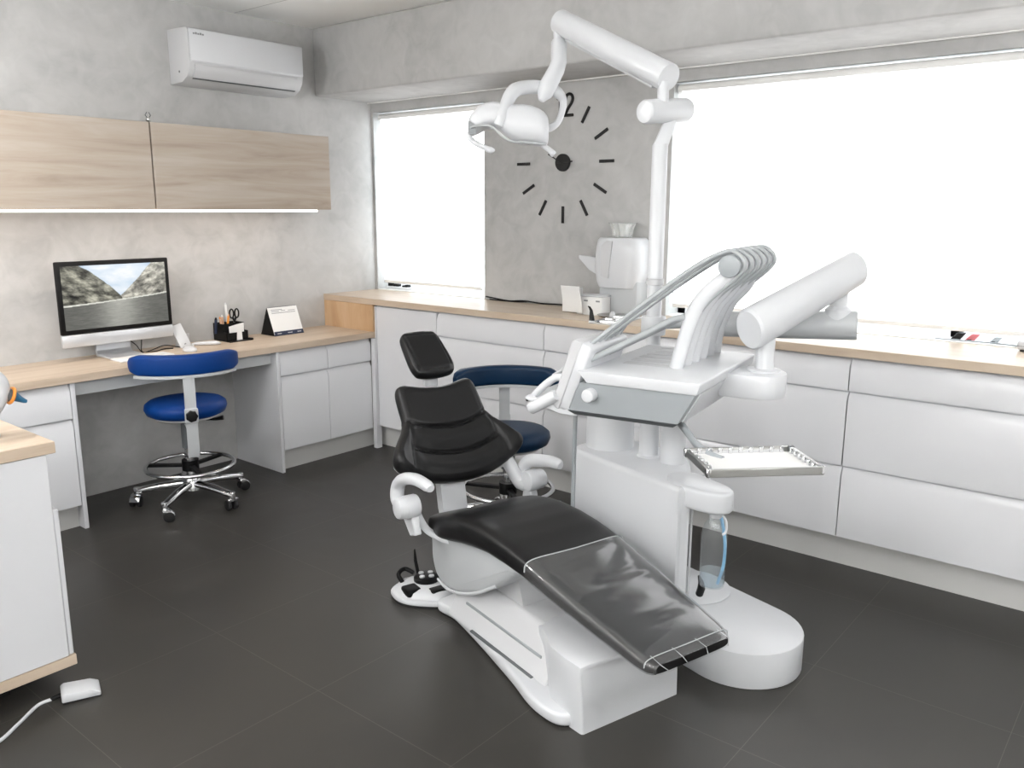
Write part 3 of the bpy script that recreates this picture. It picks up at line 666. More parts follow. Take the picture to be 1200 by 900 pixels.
# backrest shell and carrier
O2 = Vector((0, 1.013, .584)); S2, N2 = Vector(sdir), Vector(ndir)
b = MB(); P = resample(outl, 80)
b.loft([[O2+Vector((1, 0, 0))*p.x*k+S2*(.09+(p.y-.09)*k)+N2*d for p in P] for k, d in ((.9, -.052), (.9, -.07), (.8, -.085))])
b.build('backrest_shell', M['white'], ch, 50)
MB().loft([[(x, y, z) for x, y in ((-.088, yc-.012), (.02, yc-.012), (.02, yc+.03), (-.088, yc+.03))] for z, yc in ((.25, .955), (.36, 1.0), (.46, 1.02), (.56, 1.07))]).build('backrest_carrier', M['white'], ch)
MB().loft([[(x, 1.0+d, z) for x, z in ((.05, .475), (.235, .49), (.215, .53), (.05, .53))] for d in (0, .05)]).build('side_bracket', M['white'], ch)
# headrest
hs, hn = Vector((0, .752, .659)), Vector((0, -.659, .752))
ho = [(.058, .182), (.076, .172), (.084, .15), (.090, .09), (.094, .03), (.090, -.01), (.072, -.034), (.0, -.044)]
ho2 = [(0, .186)]+ho+[(-x, s) for x, s in reversed(ho[:-1])]
ho2 = [tuple(p) for p in smooth_loop(ho2, 6)]
def hdep(x, s, e): return .006*min(1, e*4)**.5-.005*math.exp(-((max(abs(x)/.094, abs(s-.07)/.115)-.78)/.05)**2)
H0 = Vector((0, 1.198, .896))
cushion(ho2, H0, hs, hn, .05, hdep, (0, .07), 24, 120, .84, .86).build('headrest_cushion', M['leather'], ch, 50)
b = MB(); P = resample(ho2, 40)
b.loft([[H0+Vector((1, 0, 0))*p.x*k+hs*(.07+(p.y-.07)*k)+hn*d for p in P] for k, d in ((.86, -.045), (.84, -.062), (.6, -.07))])
b.box(-.03, .03, 1.23, 1.25, .80, .93, .004, 2)
b.tube([H0+hs*.04-hn*.06+Vector((-.05, 0, 0)), H0+hs*.04-hn*.06+Vector((.05, 0, 0))], .02, 12)
b.build('headrest_mount', M['white'], ch)
# armrests: swivel knob, curved pad and link on either side
for sgn in (-1, 1):
    X = .285*sgn
    b = MB(); b.cyl((X-.045, .908, .442), (X+.045, .908, .442), .040, n=28, bev=.014)
    b.cyl((X-.012*sgn-.03, .908, .442), (X-.012*sgn+.03, .908, .442), .043, n=28, bev=.01)
    hub = b.build('armrest_hub', M['white'], ch)
    b = MB()
    if sgn < 0: path = [(X, .935, .425), (X-.004, .975, .455), (X, .975, .505), (X+.002, .93, .542), (X+.006, .85, .562), (X+.01, .775, .56), (X+.01, .745, .555)]
    else: path = [(X-.01, .95, .44), (X-.015, .96, .48), (X-.01, .93, .515), (X-.005, .87, .532), (X-.002, .80, .545), (X, .755, .547), (X, .735, .543)]
    b.tube(path, [.024, .025, .024, .023, .022, .021, .013], 14, flat=1.1, smooth=6)
    b.build('armrest_pad', M['white'], hub)
    b = MB()
    if sgn < 0:
        b.tube([(X+.03, .905, .43), (X+.045, .90, .39), (X+.07, .89, .345), (X+.105, .86, .318), (X+.13, .82, .31)], [.02, .016, .014, .014, .014], 10, flat=.45, smooth=4, up=(1, 0, 0))
        b.prism([(.955, .385), (.93, .425), (.885, .415), (.86, .345), (.90, .33)], X+.005, X+.035, 'yz', .004, 1)
    else:
        b.tube([(.205, 1.03, .55), (.225, .99, .49), (.245, .945, .425), (.262, .915, .435)], [.03, .03, .03, .026], 12, flat=.7, smooth=4)
        b.prism([(.94, .425), (.90, .43), (.88, .36), (.92, .335), (.95, .36)], X-.03, X+.005, 'yz', .004, 1)
        b.prism([(.95, .36), (.88, .345), (.80, .32), (.80, .30), (.95, .31)], .17, X, 'yz', .004, 1)
    b.build('armrest_link', M['white'], ch)
# clear protective film over the leg end
r = thing('foot_cover', 'clear plastic protective cover over the foot end of the dental chair', 'cover', cw(0, .03, .33), TH, (0, .03, .33))
fy = [.283-.02*i for i in range(25)]+[-.218, -.23, -.238, -.241]
MB().loft([seat_sec(max(y, -.2349), .0035 if y > -.236 else .002) if y > -.236 else [(p[0]*.97, y, p[2]) for p in seat_sec(-.2349, .001)] for y in fy], cap=False).build('film', M['film'], r, 60)
e0 = [Vector(p) for p in seat_sec(.283, .0045)]; MB().tube(e0[:19], .0022, 6).build('welt', M['seam'], r)
fe = [Vector(p)+Vector((0, -.004, 0)) for p in seat_sec(-.212, .004)]
b = MB(); b.tube(fe[:19], .0016, 6)
for x in (-.13, -.05, .04, .13): b.tube([Vector((x, -.205, interp(SEAT, -.205)[0]+.001)), Vector((x*1.02+.01, -.239, .312)), Vector((x*.9+.02, -.243, .29))], .0013, 5)
b.build('welt', M['seam'], r)

# foot control pedal on the floor
r = thing('foot_control', 'white foot control with black pads on the floor by the chair base', 'foot control', cw(-.16, 1.0, 0), TH, (-.16, 1.0, 0))
fo = [tuple(p) for p in smooth_loop([(-.268, 1.08), (-.262, 1.02), (-.225, .965), (-.14, .905), (-.06, .93), (-.03, 1.02), (-.08, 1.13), (-.18, 1.165), (-.25, 1.13)], 6)]
MB().prism(fo, .008, .03, 'xy', .008, 2).build('pedal_plate', M['white'], r)
MB().prism([(p[0]*.97-.005, 1.03+(p[1]-1.03)*.97) for p in fo], 0, .009, 'xy').build('pedal_sole', M['rubber'], r)
MB().loft([[(-.15+(p[0]+.15)*k, 1.04+(p[1]-1.04)*k, z) for p in fo] for k, z in ((.86, .029), (.8, .05), (.6, .06))]).build('pedal_hood', M['white'], r, 50)
for (x0, x1, y0, y1, z) in ((-.245, -.185, .995, 1.06, .054), (-.165, -.10, .945, .985, .054)):
    MB().box(x0, x1, y0, y1, z-.02, z+.01, .008, 2).build('pedal_pad', M['black'], r)
MB().lathe([(.05, .05), (.05, .072), (.04, .08)], (-.13, 1.06, 0), n=28).build('rocker_disc', M['black'], r)
b = MB()
for k in range(4): a = k*PI/2+.4; b.cyl((-.13+.026*math.cos(a), 1.06+.026*math.sin(a), .078), (-.13+.026*math.cos(a), 1.06+.026*math.sin(a), .086), .011, n=12, bev=.002)
b.build('rocker_button', M['alu'], r)
b = MB(); b.tube([(-.215, 1.10, .055), (-.225, 1.115, .085), (-.19, 1.13, .095), (-.165, 1.10, .082)], .009, 10, smooth=4)
b.build('pedal_bail', M['black'], r)
MB().tube([(-.12, 1.14, .03), (-.12, 1.17, .10), (-.125, 1.165, .15)], [.008, .007, .003], 8).build('pedal_lever', M['black'], r)

# ------------------------------------------------------------------ delivery unit beside the chair (same axes as the chair)
un = thing('dental_unit', 'white dental unit tower on a long floor base right of the chair', 'dental unit', cw(.52, .3, 0), TH, (.52, .3, 0))
sta = []
for k in range(25): a = PI+PI*k/24; sta.append((.525+.2*math.cos(a), .03+.205*math.sin(a)))
sta += [(.725, .5), (.70, .75), (.6, .88), (.45, .88), (.35, .75), (.325, .5)]
MB().prism(sta, 0, .124, 'xy', .006, 2).build('floor_base', M['white'], un, 30)
MB().lathe([(.01, .124), (.145, .124), (.147, .1255), (.147, .128), (.143, .130), (.01, .130)], (.59, .33, 0), n=56).build('turntable', M['white'], un)
tw = [tuple(p) for p in smooth_loop([(.342, .185), (.358, .160), (.39, .165), (.48, .25), (.60, .37), (.64, .46), (.63, .68), (.56, .77), (.42, .78), (.352, .74), (.338, .66), (.338, .42)], 5)]
MB().prism(tw, .12, .605, 'xy', .018, 3).build('tower', M['white'], un, 35)
MB().box(-.004, .004, -.012, .012, .13, .53, .002, 1, Matrix.Translation((.425, .187, 0)) @ Matrix.Rotation(math.radians(-45), 4, 'Z')).build('channel_strip', M['whiteM'], un)
hl = [(.36+.0, .24), (.355, .17), (.37, .09), (.395, .045), (.43, .03), (.465, .045), (.485, .09), (.49, .16), (.50, .25), (.43, .3)]
hl = [tuple(p) for p in smooth_loop(hl, 4)]
MB().prism(hl, .535, .612, 'xy', .014, 3).build('bottle_holder', M['white'], un, 35)
MB().lathe([(.0, .6), (.092, .6), (.092, .7), (.09, .705), (.09, .83), (.0, .83)], (.49, .69, 0), n=40).build('drum_column', M['white'], un)
MB().lathe([(.0, .6), (.046, .6), (.046, .603), (.036, .612), (.036, .74), (.0, .74)], (.515, .5, 0), n=28).build('pole_socket', M['white'], un)
MB().lathe([(.0, .6), (.045, .6), (.045, .8), (.0, .8)], (.535, .395, 0), n=32).build('arm_column', M['white'], un)
MB().tube([(.243, .60, .80), (.243, .603, .6), (.243, .606, .3), (.26, .62, .12), (.36, .66, .06)], .008, 10, smooth=5).build('drain_hose', M['midgrey'], un)
MB().tube([(.52, .22, .16), (.512, .205, .19), (.498, .195, .22), (.49, .20, .245)], [.014, .014, .01, .004], 10).build('valve_lever', M['black'], un)
# hanging water bottle
r = thing('water_bottle', 'clear water bottle with pale blue tube hanging under the white unit holder', 'bottle', cw(.445, .10, .255), TH, (.445, .10, .255))
c = (.445, .10, 0)
MB().lathe([(.002, .258), (.03, .257), (.040, .262), (.0425, .275), (.0425, .44), (.036, .475), (.02, .50), (.017, .536)], c, n=36).build('bottle_body', M['bottle'], r, 60)
MB().lathe([(.002, .2605), (.028, .261), (.038, .266), (.0405, .277), (.0405, .315), (.002, .316)], c, n=36).build('water', M['water'], r, 60)
MB().lathe([(.004, .505), (.021, .505), (.021, .534), (.004, .534)], c, n=28).build('bottle_cap', M['whiteM'], r)
b = MB(); b.tube([(.455, .095, .53), (.468, .085, .47), (.478, .08, .40), (.472, .078, .33), (.455, .085, .268)], .0055, 8, smooth=6); b.build('dip_tube', M['bluetube'], r)
b = MB(); b.tube([(.44, .075, .53), (.452, .06, .50), (.452, .058, .465), (.44, .062, .455)], .004, 8, smooth=4); b.build('hook', M['white'], r)
b = MB()
for k in range(4): b.tube([(.445+.017*math.cos(k*.8+i*.7), .10+.017*math.sin(k*.8+i*.7), .495-i*.004) for i in range(9)], .0016, 5)
b.build('filter_coil', M['glassbowl'], r)

# ------------------------------------------------------------------ instrument table on its swinging arms
TB = Vector((-1.8432, -3.3989, .8879)); TR = math.radians(9); TS = .846  # instrument table, its arms, handpieces and tray scaled down about the camera position
TT = Matrix.Translation(TB) @ Matrix.Rotation(TR, 4, 'Z') @ Matrix.Scale(TS, 4) @ Matrix.Translation((0, 0, -.775))
tb = thing('instrument_table', 'white and grey dental instrument table with hose arms above the unit tower', 'instrument table', TB, TR, (0, 0, .775), size=TS)
C2T = TT.inverted() @ CR                                            # chair axes -> table axes
def c2t(x, y, z): return C2T @ Vector((x, y, z))
WX = .68
MB().prism([(-.004, .949), (-.007, .944), (.004, .908), (.40, .908), (.44, .949)], 0, WX, 'yz', .004, 2).build('top_plate', M['white'], tb)
b = MB()
b.loft([[(x0, y0, z), (x1, y0, z), (x1, y1, z), (x0, y1, z)] for z, x0, x1, y0, y1 in ((.907, .006, WX-.006, .010, .43), (.80, .016, WX-.03, .07, .475))])
b.build('body', M['midgrey'], tb, 30)
b = MB(); b.loft([[(x0, y0, z), (x1, y0, z), (x1, y1, z), (x0, y1, z)] for z, x0, x1, y0, y1 in ((.799, .014, WX-.032, .068, .48), (.783, .03, WX-.05, .09, .46))])
b.build('underside', M['darkgrey'], tb)
MB().prism([(.008, .903), (.066, .797), (.0705, .80), (.018, .906)], .06, WX-.06, 'yz').build('end_cover', M['white'], tb)
b = MB()
for i in range(6): b.box(.22+i*.08, .27+i*.08, .17, .36, .9485, .9505, .001, 1)
b.build('top_ribs', M['whiteM'], tb)
# handle panel at the head end
ps = [(.398, 1.02), (.404, 1.033), (.462, 1.052), (.472, 1.045), (.548, .815), (.538, .802), (.50, .785), (.482, .80)]
MB().prism(ps, .03, .36, 'yz', .006, 2).build('handle_panel', M['white'], tb)
pf = [(.4335, 1.0445), (.462, 1.0535), (.4745, 1.0455), (.5495, .815), (.539, .801), (.522, .794)]
MB().prism(pf, .026, .364, 'yz', .003, 1).build('panel_face', M['whiteM'], tb)
MB().cyl((-.03, .385, .868), (.02, .385, .868), .024, n=24, bev=.008).build('side_knob', M['white'], tb)
MB().prism([(.45, .80), (.48, .80), (.66, .83), (.67, .815), (.52, .775), (.45, .775)], .03, .36, 'yz', .004, 1).build('instrument_rest', M['white'], tb)
# six hose whips, each with its hose
for i in range(6):
    x = .23+.083*i; k = i/5
    w = MB()
    path = [(x, .158-.012*k, .948), (x, .135, 1.04), (x, .102-.006*k, 1.15), (x, .062-.02*k, 1.215), (x, .004, 1.272), (x, -.03, 1.30), (x, -.045, 1.318)]
    w.tube(path, [.026, .026, .027, .027, .024, .022, .02], 14, flat=.62, smooth=6, up=(0, 1, 0))
    wo = w.build('whip_arm', M['white'], tb, 50)
    MB().cyl((x-.026, -.02, 1.318), (x+.026, -.02, 1.318), .038, n=28, bev=.004).build('whip_roller', M['midgrey'] if i == 0 else M['white'], wo)
    h = MB()
    px = .07+.05*i; up = (0, .004, .0, .01, .045, .05)[i]
    pth = [(x, .115, 1.10), (x, .05, 1.195), (x, -.045, 1.285), (x, -.066, 1.325), (x, -.04, 1.360), (x, .0, 1.366), (x*.85+px*.15, .09, 1.318+up*.5), (x*.55+px*.45, .23, 1.205+up), (x*.2+px*.8, .38, 1.075+up*.8), (px, .43, 1.025)]
    h.tube(pth, .0078, 10, smooth=8)
    h.build('instrument_hose', M['hose'], wo)
    if i < 4:
        h2 = MB(); h2.tube([(x, .12, 1.13), (x*.9+px*.1, .17, 1.125), (x*.5+px*.5, .28, 1.06), (px, .43, .975)], .009 if i else .011, 10, smooth=8)
        h2.build('return_hose', M['hose'], wo)
# swing arm block, shaft, spring arm, link and lower arm
bc = Vector((.43, -.10))
blk_pts = [(bc.x+.098*math.cos(a), bc.y+.085*math.sin(a)) for a in [PI+PI*k/20 for k in range(21)]]+[(bc.x+.098, .03), (bc.x-.098, .03)]
MB().prism(blk_pts, .842, .928, 'xy', .006, 2).build('arm_block', M['white'], tb, 30)
MB().lathe([(.0, .92), (.06, .92), (.06, .935), (.034, .94), (.034, 1.06), (.0, 1.06)], (bc.x+.02, bc.y, 0), n=32).build('pivot_shaft', M['white'], tb)
F, Rr = Vector((.352, -.062, 1.088)), Vector((.93, -.318, 1.282))
b = MB(); b.tube([F+(Rr-F)*t for t in (0, .012, .02, .98, .992, 1.0)], [.069, .077, .079, .070, .063, .045], 36, flat=.78)
b.build('spring_arm', M['white'], tb, 30)
dd = (Rr-F).normalized(); sd = Vector((0, 0, 1)).cross(dd).normalized()
b = MB()
m_ = F+(Rr-F)*.19+Vector((.0, -.052, -.012)); b.tube([m_, m_+Vector((.06, -.024, .012)), m_+Vector((.075, -.03, .018))], [.013, .013, .004], 10, flat=.6); b.build('arm_lever', M['alu'], tb)
E1 = Vector((.885, -.345, 1.062)); PO = c2t(.515, .5, 1.095); E0 = c2t(.585, .40, 1.108)
b = MB(); ev = (E1-E0).normalized()
b.tube([PO, E0-ev*.02, E0, E0+ev*.06, E0+ev*.3, E1-ev*.012, E1-ev*.003, E1], [.018, .02, .034, .05, .055, .057, .056, .053], 32)
b.build('support_arm', M['pale'], tb, 30)
LT = F+(Rr-F)*.91
MB().lathe([(.0, E1.z), (.05, E1.z), (.05, E1.z+.06), (.034, E1.z+.075), (.032, LT.z), (.0, LT.z)], ((E1-ev*.075).x, (E1-ev*.075).y, 0), n=28).build('arm_post', M['white'], tb)
MB().lathe([(.034, -.04), (.05, -.04), (.052, -.035), (.052, .035), (.05, .04), (.034, .04)], (PO.x, PO.y, PO.z), n=32, closed=True).build('pole_clamp', M['white'], tb)
b = MB(); b.tube([(.10, .09, .785), (.03, .03, .765), (-.02, -.01, .752), (-.07, -.07, .738), (-.09, -.12, .733)], .015, 10, flat=.7, smooth=4)
b.build('tray_bracket', M['midgrey'], tb)
# handpieces resting at the head end
def handpiece(label, x, kind):
    r = thing('handpiece', label, 'handpiece', TT @ Vector((x, .60, .80)), TR, (x, .60, .80), 'handpieces on the instrument table', TS)
    if kind == 'curved':
        MB().tube([(x, .50, .905), (x, .545, .905), (x, .59, .875), (x, .63, .838), (x, .648, .822)], [.013, .014, .0145, .013, .009], 14, smooth=6).build('handpiece_body', M['white'], r)
        MB().tube([(x, .646, .824), (x, .672, .806)], [.007, .0065], 10).build('handpiece_tip', M['black'], r)
        MB().tube([(x, .52, .86), (x, .56, .85), (x, .60, .825)], [.007, .008, .006], 8, smooth=4).build('handpiece_lever', M['pale'], r)
    elif kind == 'barrel':
        MB().tube([(x, .53, .845), (x, .55, .835), (x, .615, .795), (x, .632, .786), (x, .636, .783)], [.018, .023, .023, .023, .02], 20).build('handpiece_body', M['white'], r)
        MB().tube([(x, .633, .785), (x, .6385, .7815)], [.016, .014], 16).build('handpiece_tip', M['midgrey'], r)
    else:
        MB().tube([(x, .47, 1.0), (x, .50, .995), (x, .53, .98), (x, .535, .977)], [.022, .025, .025, .02], 18).build('handpiece_body', M['white'], r)
        MB().tube([(x, .52, .985), (x, .56, .94), (x, .60, .90), (x, .64, .88)], [.01, .009, .008, .003], 12).build('handpiece_tip', M['alu'], r)
    return r
handpiece('curved white handpiece with a black tip pointing at the dark blue stool', .055, 'curved')
handpiece('short thick white barrel handpiece at the lower corner of the handle panel', .02, 'barrel')
handpiece('white handpiece with slim metal nose behind the handle panel', .20, 'upper')
# little assistant tray with a syringe behind the handle panel
r = thing('glass_shelf', 'small clear shelf of chrome fittings behind the handle panel of the instrument table', 'shelf', TT @ Vector((.36, .47, 1.06)), TR, (.36, .47, 1.06), size=TS)
MB().box(.30, .56, .42, .54, 1.074, 1.08, .002, 1).build('shelf_plate', M['glassbowl'], r)
b = MB()
for x in (.34, .42, .50): b.cyl((x, .44, 1.081), (x, .52, 1.081), .006, n=10); b.ball((x, .43, 1.085), .008, 10)
b.build('fitting', M['chrome'], r)
MB().cyl((.40, .48, .95), (.40, .48, 1.075), .012, n=14).build('shelf_post', M['white'], r)
r = thing('syringe_tip', 'small pointed black syringe nozzle standing behind the handle panel', 'syringe', TT @ Vector((.31, .53, 1.081)), TR, (.31, .53, 1.081), size=TS)
MB().tube([(.31, .53, 1.0815), (.31, .53, 1.093), (.309, .533, 1.125), (.308, .54, 1.137), (.308, .546, 1.14)], [.012, .0105, .006, .004, .002], 12).build('nozzle', M['black'], r)
MB().cyl((.31, .53, 1.081), (.31, .53, 1.086), .0125, n=14).build('nozzle_ring', M['alu'], r)
# steel instrument tray
tc_ = Vector((-.088, -.21)); TA = math.radians(-54)
r = thing('instrument_tray', 'rectangular steel tray frame with a white mat under the swing arm', 'tray', TT @ Vector((tc_.x, tc_.y, .735)), TR+TA, (0, 0, .735), size=TS)
hx, hy = .172, .112
b = MB()
for y in (-hy, hy): b.box(-hx, hx, y-.006, y+.006, .732, .757, .002, 1)
for x in (-hx, hx): b.box(x-.006, x+.006, -hy, hy, .732, .757, .002, 1)
b.build('tray_frame', M['steel'], r)
for sx in (-1, 1):
    for sy in (-1, 1): MB().box(sx*hx-.010, sx*hx+.010, sy*hy-.010-.006*sy, sy*hy+.010-.006*sy, .731, .759, .003, 1).build('corner_cap', M['darkgrey'] if sx*sy > 0 and sx > 0 else M['chrome'], r)
for ax, s in (('x', 1), ('y', -1), ('y', 1)):
    b = MB(); n, st, lo = (9, .034, -.14) if ax == 'x' else (6, .032, -.085)
    if ax == 'x': b.box(-.145, .145, hy-.010, hy-.005, .734, .75)
    else: b.box(s*hx-.008*s-.0025, s*hx-.008*s+.0025, -.09, .09, .734, .75)
    for i in range(n):
        if ax == 'x': b.box(lo+i*st, lo+i*st+.012, hy-.016, hy-.004, .739, .760, .002, 1)
        else: b.box(s*hx-.010*s-.006, s*hx-.010*s+.006, lo+i*st, lo+i*st+.011, .739, .760, .002, 1)
    b.build('notched_rack', M['chrome'], r)
MB().box(-hx+.006, hx-.006, -hy+.006, hy-.006, .736, .740).build('tray_mat', M['paper'], r)

# ------------------------------------------------------------------ operating lamp on its pole
CAM = Vector((-3.9215, -4.4409, 1.5081)); YAW, PIT, ROL, FPX = -.8835, -.2063, .0032, 984.95
fwd = Vector((math.sin(-YAW)*math.cos(PIT), math.cos(-YAW)*math.cos(PIT), math.sin(PIT)))
r0 = fwd.cross(Vector((0, 0, 1))).normalized(); u0 = r0.cross(fwd)
rgt = r0*math.cos(ROL)+u0*math.sin(ROL); upv = -r0*math.sin(ROL)+u0*math.cos(ROL)
LB = cw(.515, .5, .612); LZ = math.radians(-50.5833)
lp = thing('operating_lamp', 'white dental operating lamp on a tall pole and angled arm by the clock', 'lamp', LB, LZ, (0, 0, .612))
MB().lathe([(.0, .612), (.027, .612), (.027, 1.722), (.024, 1.728), (.0, 1.728)], (0, 0, 0), n=32).build('pole', M['white'], lp)
MB().lathe([(.031, 1.243), (.031, 1.262), (.0275, 1.264), (.0275, 1.241)], (0, 0, 0), n=32, closed=True).build('pole_collar', M['whiteM'], lp)
MB().loft([[(x0+w*math.cos(a), y0+w*.7*math.sin(a), z+dz*math.cos(a)) for a in [PI/4+k*PI/2+d for k in range(4) for d in (-.12, .12)]] for x0, y0, z, w, dz in ((.002, .006, 1.722, .031, -.004), (.03, .022, 1.79, .027, -.004), (.038, .026, 1.81, .024, -.004))]).build('pole_head', M['white'], lp)
MB().tube([Vector((-0.0631, -0.0277, 1.8303)), Vector((-0.0565, -0.0225, 1.8309)), Vector((0.0948, 0.0676, 1.8468)), Vector((0.1033, 0.0728, 1.8473))], [.036, .041, .041, .036], 28).build('swivel_joint', M['white'], lp)  # lamp joint, arm and head points come from image pixels at chosen depths
MB().cyl(Vector((0.0043, -0.0008, 1.8614)), Vector((0.0023, 0.0036, 1.9314)), .020, n=24).build('joint_neck', M['white'], lp)
A0, A1 = Vector((0.0208, -0.0039, 1.9442)), Vector((-0.3312, 0.4836, 2.2221))
b = MB(); b.tube([A0+(A1-A0)*t for t in (0, .006, .985, .995, 1.0)], [.046, .048, .046, .04, .022], 36)
arm = b.build('spring_arm', M['white'], lp, 30)
sdn = (A1-A0).normalized(); dn = (Vector((0, 0, -1))-sdn*sdn.dot(Vector((0, 0, -1)))).normalized(); side = sdn.cross(dn)
b = MB(); b.loft([[p+side*a+dn*c for a, c in ((-.012, .036), (.012, .036), (.012, .053), (-.012, .053))] for p in (A0+(A1-A0)*.08, A0+(A1-A0)*.95)])
b.build('arm_slot_strip', M['pale'], arm)
MB().cyl(Vector((-0.335, 0.4668, 2.1906)), Vector((-0.3315, 0.4559, 2.1387)), .020, n=24).build('drop_neck', M['white'], lp)
MB().tube([Vector((-0.3315, 0.4579, 2.1484)), Vector((-0.3315, 0.4559, 2.1387)), Vector((-0.3318, 0.4304, 2.0655)), Vector((-0.3417, 0.4236, 2.033)), Vector((-0.3717, 0.4015, 1.9764)), Vector((-0.3881, 0.3941, 1.9408)), Vector((-0.4012, 0.3887, 1.915))], [.026, .031, .031, .032, .034, .031, .012], 24).build('drop_tube', M['white'], lp)
# lamp head: lofted housing, yoke and two grab handles
secs = []
for x, y, z, hz, hd in ((-0.6841, 0.3869, 1.8077, 0.0149, 0.02), (-0.6791, 0.3882, 1.8142, 0.0315, 0.05), (-0.6692, 0.3903, 1.824, 0.0415, 0.066), (-0.646, 0.3937, 1.8403, 0.0481, 0.08), (-0.6195, 0.3966, 1.8542, 0.049, 0.086), (-0.5863, 0.3979, 1.8608, 0.049, 0.086), (-0.5597, 0.3959, 1.8512, 0.0556, 0.084), (-0.5397, 0.393, 1.8374, 0.0614, 0.084), (-0.5131, 0.3913, 1.8294, 0.0697, 0.088), (-0.4733, 0.3904, 1.8254, 0.0739, 0.092), (-0.4401, 0.3896, 1.8215, 0.073, 0.092), (-0.4102, 0.3881, 1.8143, 0.0695, 0.090), (-0.3902, 0.3864, 1.807, 0.064, 0.086), (-0.3790, 0.3850, 1.8022, 0.0555, 0.078), (-0.3745, 0.3845, 1.801, 0.048, 0.068), (-0.3722, 0.3838, 1.800, 0.036, 0.05)):
    c = Vector((x, y, z)); ring = []
    for k in range(28):
        a = 2*PI*k/28; f = lambda v, e: math.copysign(abs(v)**e, v)
        ring.append((c.x, c.y+hd*f(math.cos(a), .6), c.z+hz*f(math.sin(a), .62)))
    secs.append(ring)
hd_ = MB().loft(secs).build('lamp_head', M['white'], lp, 50)
b = MB()
b.tube([Vector((-0.6792, 0.356, 1.8066)), Vector((-0.6554, 0.3007, 1.8111)), Vector((-0.6229, 0.2962, 1.8139)), Vector((-0.5873, 0.2948, 1.8077)), Vector((-0.5518, 0.2913, 1.7764)), Vector((-0.5162, 0.2891, 1.7561)), Vector((-0.474, 0.2936, 1.7535)), Vector((-0.3821, 0.3231, 1.7481))], .0045, 8, smooth=5)
b.build('rim_seam', M['pale'], hd_)
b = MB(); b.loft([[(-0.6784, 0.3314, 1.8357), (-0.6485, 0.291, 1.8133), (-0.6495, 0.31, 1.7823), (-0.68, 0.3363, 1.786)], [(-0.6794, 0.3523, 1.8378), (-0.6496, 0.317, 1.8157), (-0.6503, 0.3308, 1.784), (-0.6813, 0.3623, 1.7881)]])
b.build('left_face_shade', M['midgrey'], hd_)  # grey patch paints in the shading on the head's left face
yk = [(-0.5651, 0.317, 1.816), (-0.5489, 0.3204, 1.8568), (-0.5297, 0.3468, 1.9096), (-0.507, 0.3751, 1.9474), (-0.474, 0.3988, 1.9632), (-0.4206, 0.4205, 1.9694), (-0.367, 0.4297, 1.9645), (-0.3298, 0.4361, 1.9464), (-0.3124, 0.4404, 1.9182), (-0.3187, 0.436, 1.8728), (-0.3356, 0.4232, 1.8362), (-0.3628, 0.4091, 1.8171), (-0.3932, 0.3983, 1.8144)]
b = MB(); b.tube(yk, [.019, .021, .025, .028, .029, .029, .028, .024, .017, .014, .014, .016, .017], 18, flat=.8, smooth=5)
b.build('yoke', M['white'], lp, 60)
for hp in ([(-0.6775, 0.3533, 1.7937), (-0.6741, 0.3486, 1.7712), (-0.6506, 0.3341, 1.7512), (-0.6176, 0.3256, 1.7349), (-0.5947, 0.3236, 1.7254), (-0.5865, 0.3249, 1.7318)], [(-0.4142, 0.3459, 1.7591), (-0.3912, 0.3425, 1.7431), (-0.3681, 0.3391, 1.7271), (-0.3549, 0.3364, 1.7142), (-0.3499, 0.3354, 1.7094)]):
    b = MB(); b.tube(hp, [.010]*(len(hp)-2)+[.013, .011], 12, smooth=4); b.build('grab_handle', M['white'], hd_)
# ------------------------------------------------------------------ things on the window counter
r = thing('counter_dispenser', 'rounded white dispenser with a side spout on the counter by the pole', 'dispenser', (-.11, -2.04, CT), 0, (-.11, -2.04, CT))
MB().box(-.16, -.03, -2.185, -1.95, CT+.0005, 1.14, .012, 2).build('pedestal', M['pale'], r)
sec = []
for z, k in ((1.10, .84), (1.13, .93), (1.19, 1.0), (1.25, 1.0), (1.31, .97), (1.345, .92), (1.358, .84)):
    sec.append([(-.10+.095*k*math.copysign(abs(math.sin(a))**.55, math.sin(a)), -2.055+.138*k*math.copysign(abs(math.cos(a))**.5, math.cos(a)), z) for a in [2*PI*i/40 for i in range(40)]])
MB().loft(sec).build('tank', M['white'], r, 50)
MB().loft([[(-.10+d, y, z) for y, z in ((-2.03, 1.15), (-2.05, 1.34), (-2.02, 1.345), (-1.985, 1.32), (-1.985, 1.16))] for d in (-.092, -.101)]).build('front_rib', M['whiteM'], r)
MB().loft([[(-.10+s*w, y, z) for s, z in ((-1, zt), (1, zt), (1, zb), (-1, zb))] for y, zt, zb, w in ((-1.95, 1.25, 1.15, .04), (-1.87, 1.255, 1.185, .04), (-1.80, 1.26, 1.245, .035))]).build('spout', M['white'], r, 20)
r = thing('glass_dish', 'cut glass dish on top of the white counter dispenser', 'dish', (-.09, -2.045, 1.359), 0, (-.09, -2.045, 1.359))
rows = []
for q, z in ((.004, 1.3595), (.045, 1.360), (.05, 1.367), (.055, 1.40), (.066, 1.425), (.077, 1.434), (.071, 1.4335), (.06, 1.42), (.048, 1.39), (.04, 1.372), (.004, 1.370)):
    rows.append([(-.09+(q*(1+.05*(1 if i % 2 else -1)))*math.cos(2*PI*i/24), -2.045+(q*(1+.05*(1 if i % 2 else -1)))*math.sin(2*PI*i/24), z) for i in range(24)])
MB().loft(rows).build('bowl', M['glassbowl'], r, 15)
r = thing('label_box', 'white square box on the counter in front of the dispenser', 'box', (-.2, -1.97, CT), 0, (-.2, -1.97, CT))
MB().box(-.25, -.165, -2.03, -1.87, CT+.0005, 1.052, .004, 2).build('box_body', M['paper'], r)
